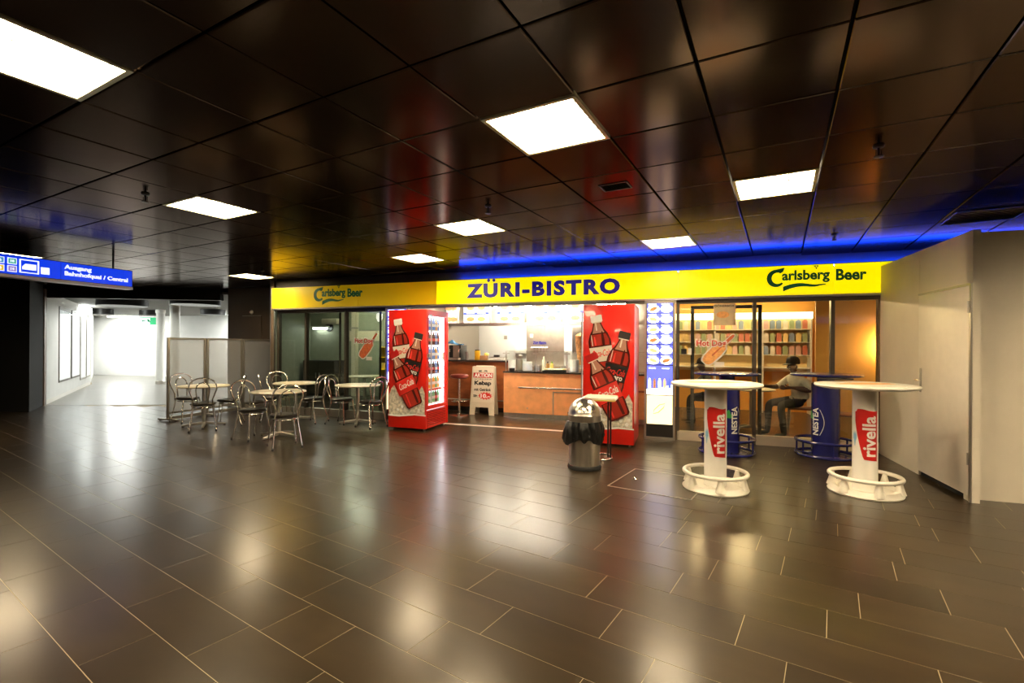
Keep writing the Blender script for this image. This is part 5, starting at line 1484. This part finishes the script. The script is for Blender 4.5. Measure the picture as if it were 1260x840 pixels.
# ------------------------------------------------------------------ standing tables
def standing_white(px, py, yaw, label, tilt_seed):
    c = at(px, py)
    t = thing('standing_table', label, 'standing table', (c.x, c.y, 0), yaw, 'white standing tables')
    R, TH = .44, 1.085
    obj('table_top', MB().lathe([(0, TH - .045), (R - .05, TH - .045), (R - .01, TH - .035), (R, TH - .02), (R - .006, TH - .006), (R - .03, TH), (0, TH)], 56), M_white_plastic, t)
    pr = obj('top_print', MB().prism([(.30 * math.cos(k * PI / 9) * (1 if k % 3 else .8), .10 * math.sin(k * PI / 9)) for k in range(18)], TH, TH + .0012, 'xy'), M_bun, t, smooth=False)
    obj('column', MB().lathe([(.107, .03), (.107, TH - .045)], 36), M_white, t)
    obj('collar', MB().lathe([(.15, TH - .06), (.15, TH - .045), (.107, TH - .045)], 30), M_white_plastic, t)
    obj('base', MB().lathe([(.315, 0), (.32, .012), (.30, .03), (.285, .06), (.25, .062), (.24, .035), (.11, .03)], 48), M_white_plastic, t)
    rg = obj('foot_ring', MB().torus(.30, .020, .165, 48, 10), M_white_plastic, t)
    for k in range(6):
        an = k * PI / 3 + .3
        obj('ring_support', MB().lathe([(.055, .03), (.035, .09), (.018, .16), (.0, .162)], 14, (.275 * math.cos(an), .275 * math.sin(an), 0)), M_white_plastic, rg)
    return t, c
def rivella(t, c, a0):
    R = .107
    # red wavy banner
    band = []
    n_ = 18
    for k in range(n_):
        u = k / (n_ - 1); x = -.10 + .20 * u
        lo = .44 - .10 * u ** .7 if u > .12 else .60 - .16 * (u / .12)
        lo = .72 - .37 * min(1, u / .38) ** .8 - .02 * u
        hi = .83 + .01 * math.sin(u * 6) - (.02 if u < .1 else 0)
        band.append((x, lo, hi))
    me = mesh_from(flat_patch(band), 'banner', M_redflag)
    wrap(me, R, a0, 0, spin=False, out=.0015)
    b_ = link('banner', me, t)
    me = fit_text('rivella', .40, .115, ext=.0012, bold=.025)
    me.materials.append(M_whiteprint); wrap(me, R, a0 + .22, .575, True, out=.003)
    link('banner_lettering', me, b_)
    bl = MB(); pts = []
    for k in range(10):
        pts.append((-.125 + .0045 * k, .50 + .04 * math.sin(k), .60 + .02 * math.cos(k * 2)))
    me = mesh_from(flat_patch(pts), 'splash', mat('splash_blue', (.25, .5, .7), .4)); wrap(me, R, a0, 0, False, .0012)
    link('splash_print', me, t)
t, c = standing_white(880, 600, 0, 'white standing table with red banner column, nearer the menu panel', 1)
rivella(t, c, math.atan2(-c.x, -c.y) * -1 - PI + 0.10 if False else -math.atan2(c.x, c.y) + .12)
t, c = standing_white(1064, 605, 0, 'white standing table with red banner column, in front of the box room', 2)
rivella(t, c, -math.atan2(c.x, c.y) + .12)

def standing_blue(px, py, label, a_off):
    c = at(px, py)
    t = thing('standing_table', label, 'standing table', (c.x, c.y, 0), 0, 'blue standing tables')
    R, TH = .42, 1.095
    obj('table_top', MB().lathe([(0, TH - .03), (R - .02, TH - .03), (R, TH - .02), (R, TH - .006), (R - .012, TH), (0, TH)], 56), M_blue, t)
    obj('column', MB().lathe([(.163, .02), (.163, TH - .13), (.15, TH - .125), (.10, TH - .12), (.10, TH - .03)], 40), M_blue, t)
    obj('base_disc', MB().lathe([(.26, 0), (.26, .015), (.16, .03)], 40), M_blue, t)
    r1 = obj('foot_ring', MB().torus(.345, .019, .21, 48, 10), M_blue, t)
    r2 = obj('foot_ring', MB().torus(.345, .019, .03, 48, 10), M_blue, t)
    for k in range(6):
        an = k * PI / 3 + .2
        obj('ring_post', MB().tube([(.345 * math.cos(an), .345 * math.sin(an), .03), (.345 * math.cos(an), .345 * math.sin(an), .21)], .012, 8), M_blue, r1)
    for k in range(3):
        an = k * 2 * PI / 3 + .5
        obj('ring_spoke', MB().tube([(.16 * math.cos(an), .16 * math.sin(an), .03), (.345 * math.cos(an), .345 * math.sin(an), .03)], .012, 8), M_blue, r2)
    a0 = -math.atan2(c.x, c.y) + a_off
    me = fit_text('NESTEA', .36, .085, ext=.0012, bold=.03); me.materials.append(M_whiteprint); wrap(me, .163, a0, .47, True, .002)
    link('lettering', me, t)
    me = mesh_from(flat_patch([(.075 + .006 * math.sin(k * PI / 12), .44 + .027 * k, .452 + .027 * k) for k in range(13)]), 'sw', M_whiteprint)
    sw = MB(); V = []; F = []
    for k in range(19):
        u = k / 18
        xx = .055 + .05 * math.sin(u * PI); 
        for q in range(2): V.append((xx + .006 * q, .29 + .34 * u, 0))
    for k in range(18): F.append((2 * k, 2 * k + 2, 2 * k + 3, 2 * k + 1))
    me = mesh_from(sw.add(V, F), 'swoosh', M_whiteprint); wrap(me, .163, a0, 0, False, .0025); link('swoosh', me, t)
    for k, (an, ln) in enumerate(((.55, .09), (1.5, .11), (2.5, .09))):
        V = []; F = []
        cx, cz = -.085, .50
        for i in range(9):
            u = i / 8; hw = .026 * math.sin(PI * u) ** .8
            for q in (-1, 1):
                V.append((cx + math.cos(an) * ln * u - math.sin(an) * hw * q, cz + math.sin(an) * ln * u + math.cos(an) * hw * q, 0))
        for i in range(8): F.append((2 * i, 2 * i + 2, 2 * i + 3, 2 * i + 1))
        me = mesh_from(MB().add(V, F), 'leaf_print', mat('leaf_green_print', (.03, .30, .05), .4)); wrap(me, .163, a0, 0, False, .0025 + .001 * k)
        link('leaf_print', me, t)
    return t
standing_blue(894, 557, 'dark blue standing table behind the white one, under the hot dog sticker', .62)
tb = standing_blue(1015.5, 561, 'dark blue standing table in front of the seated guest', -.75)
c = at(1028, 467, 1.095)
t = thing('drinks_tray', 'flat dark tray left on the blue table in front of the guest', 'tray', (c.x, c.y, 1.096), .2)
obj('tray_base', MB().box(-.13, .13, -.09, .09, 0, .008), M_black, t, bevel=.003)
obj('tray_rim', MB().box(-.135, .135, -.095, -.088, 0, .016).box(-.135, .135, .088, .095, 0, .016).box(-.135, -.128, -.088, .088, 0, .016).box(.128, .135, -.088, .088, 0, .016), M_black, t)

# ------------------------------------------------------------------ waste bin and stand
c = at(719, 575)
bn = thing('waste_bin', 'round steel waste bin with dome lid and black bin bag', 'bin', (c.x, c.y, 0))
RB = .185
obj('base_ring', MB().lathe([(RB + .012, 0), (RB + .016, .02), (RB + .008, .045), (RB, .05)], 40), M_rubber, bn)
obj('body', MB().lathe([(RB, .02), (RB, .56)], 44), M_steel, bn)
bag = MB(); nb = 96; bv = []; bf_ = []
prof = [(.030, .33, 1.0), (.040, .37, 1.0), (.036, .42, .9), (.034, .47, .7), (.026, .52, .5), (.014, .562, .2), (-.01, .57, 0)]
for j, (dr_, z_, a_) in enumerate(prof):
    for k in range(nb):
        th = 2 * PI * k / nb
        fold = .012 * math.sin(7 * th + 1.3 * j * .4) + .010 * math.sin(17 * th + .8 * j) + .006 * math.sin(29 * th - j)
        tail = math.exp(-((th - PI * 1.07) / .30) ** 2)
        rr = RB + dr_ + a_ * (fold + .055 * tail)
        zz = z_ + (a_ * (.022 * math.sin(3 * th + .6) + .016 * math.sin(8 * th) + .010 * math.sin(13 * th + 2)) if j < 2 else 0) + (-.015 * tail if j < 2 else 0)
        bv.append((rr * math.cos(th), rr * math.sin(th), zz))
for j in range(len(prof) - 1):
    for k in range(nb): bf_.append((j * nb + k, j * nb + (k + 1) % nb, (j + 1) * nb + (k + 1) % nb, (j + 1) * nb + k))
obj('bag', bag.add(bv, bf_), M_bag, bn)
ld = obj('lid', MB().lathe([(RB + .012, .56), (RB + .012, .635)] + [((RB + .008) * math.cos(a_ * PI / 20), .64 + .195 * math.sin(a_ * PI / 20)) for a_ in range(0, 11)], 44), M_steel, bn)
# push flap on the dome
V = []; F = []
for i in range(9):
    for j in range(7):
        az = -PI / 2 - .55 + 1.1 * i / 8; el = .18 + .85 * j / 6
        r_ = RB + .011
        V.append((r_ * math.cos(el) * math.cos(az), r_ * math.cos(el) * math.sin(az), .64 + (.195 + .003) * math.sin(el)))
for i in range(8):
    for j in range(6): F.append((i * 7 + j, (i + 1) * 7 + j, (i + 1) * 7 + j + 1, i * 7 + j + 1))
obj('push_flap', MB().add(V, F), M_chrome, ld)
obj('hinge_pin', MB().tube([(-RB - .02, 0, .65), (-RB + .0, 0, .65)], .008, 8).tube([(RB, 0, .65), (RB + .02, 0, .65)], .008, 8), M_chrome, ld)

c = at(748, 563)
sn = thing('serving_stand', 'small white tray stand on a metal pole behind the waste bin', 'stand', (c.x, c.y, 0), -FA)
obj('base_loop', MB().tube(smooth_path([(-.2, -.16, .012), (-.05, -.2, .012), (.05, -.1, .012), (.05, 0, .012), (.02, .1, .012), (-.05, .18, .012), (-.2, .16, .012)], 5), .011, 8), M_chrome, sn)
obj('pole', MB().tube([(.0, 0, .012), (.0, 0, .74)], .011, 8).tube([(.035, -.02, .012), (.035, -.02, .74)], .011, 8), M_blackmetal, sn)
tr_ = obj('tray', MB().box(-.31, .11, -.17, .17, .745, .80), M_white_plastic, sn, bevel=.02)
obj('yellow_edge', MB().box(-.29, .112, -.174, -.168, .75, .765), M_yel, tr_)
obj('tray_top', MB().box(-.28, .08, -.14, .14, .80, .803), M_cream, tr_)
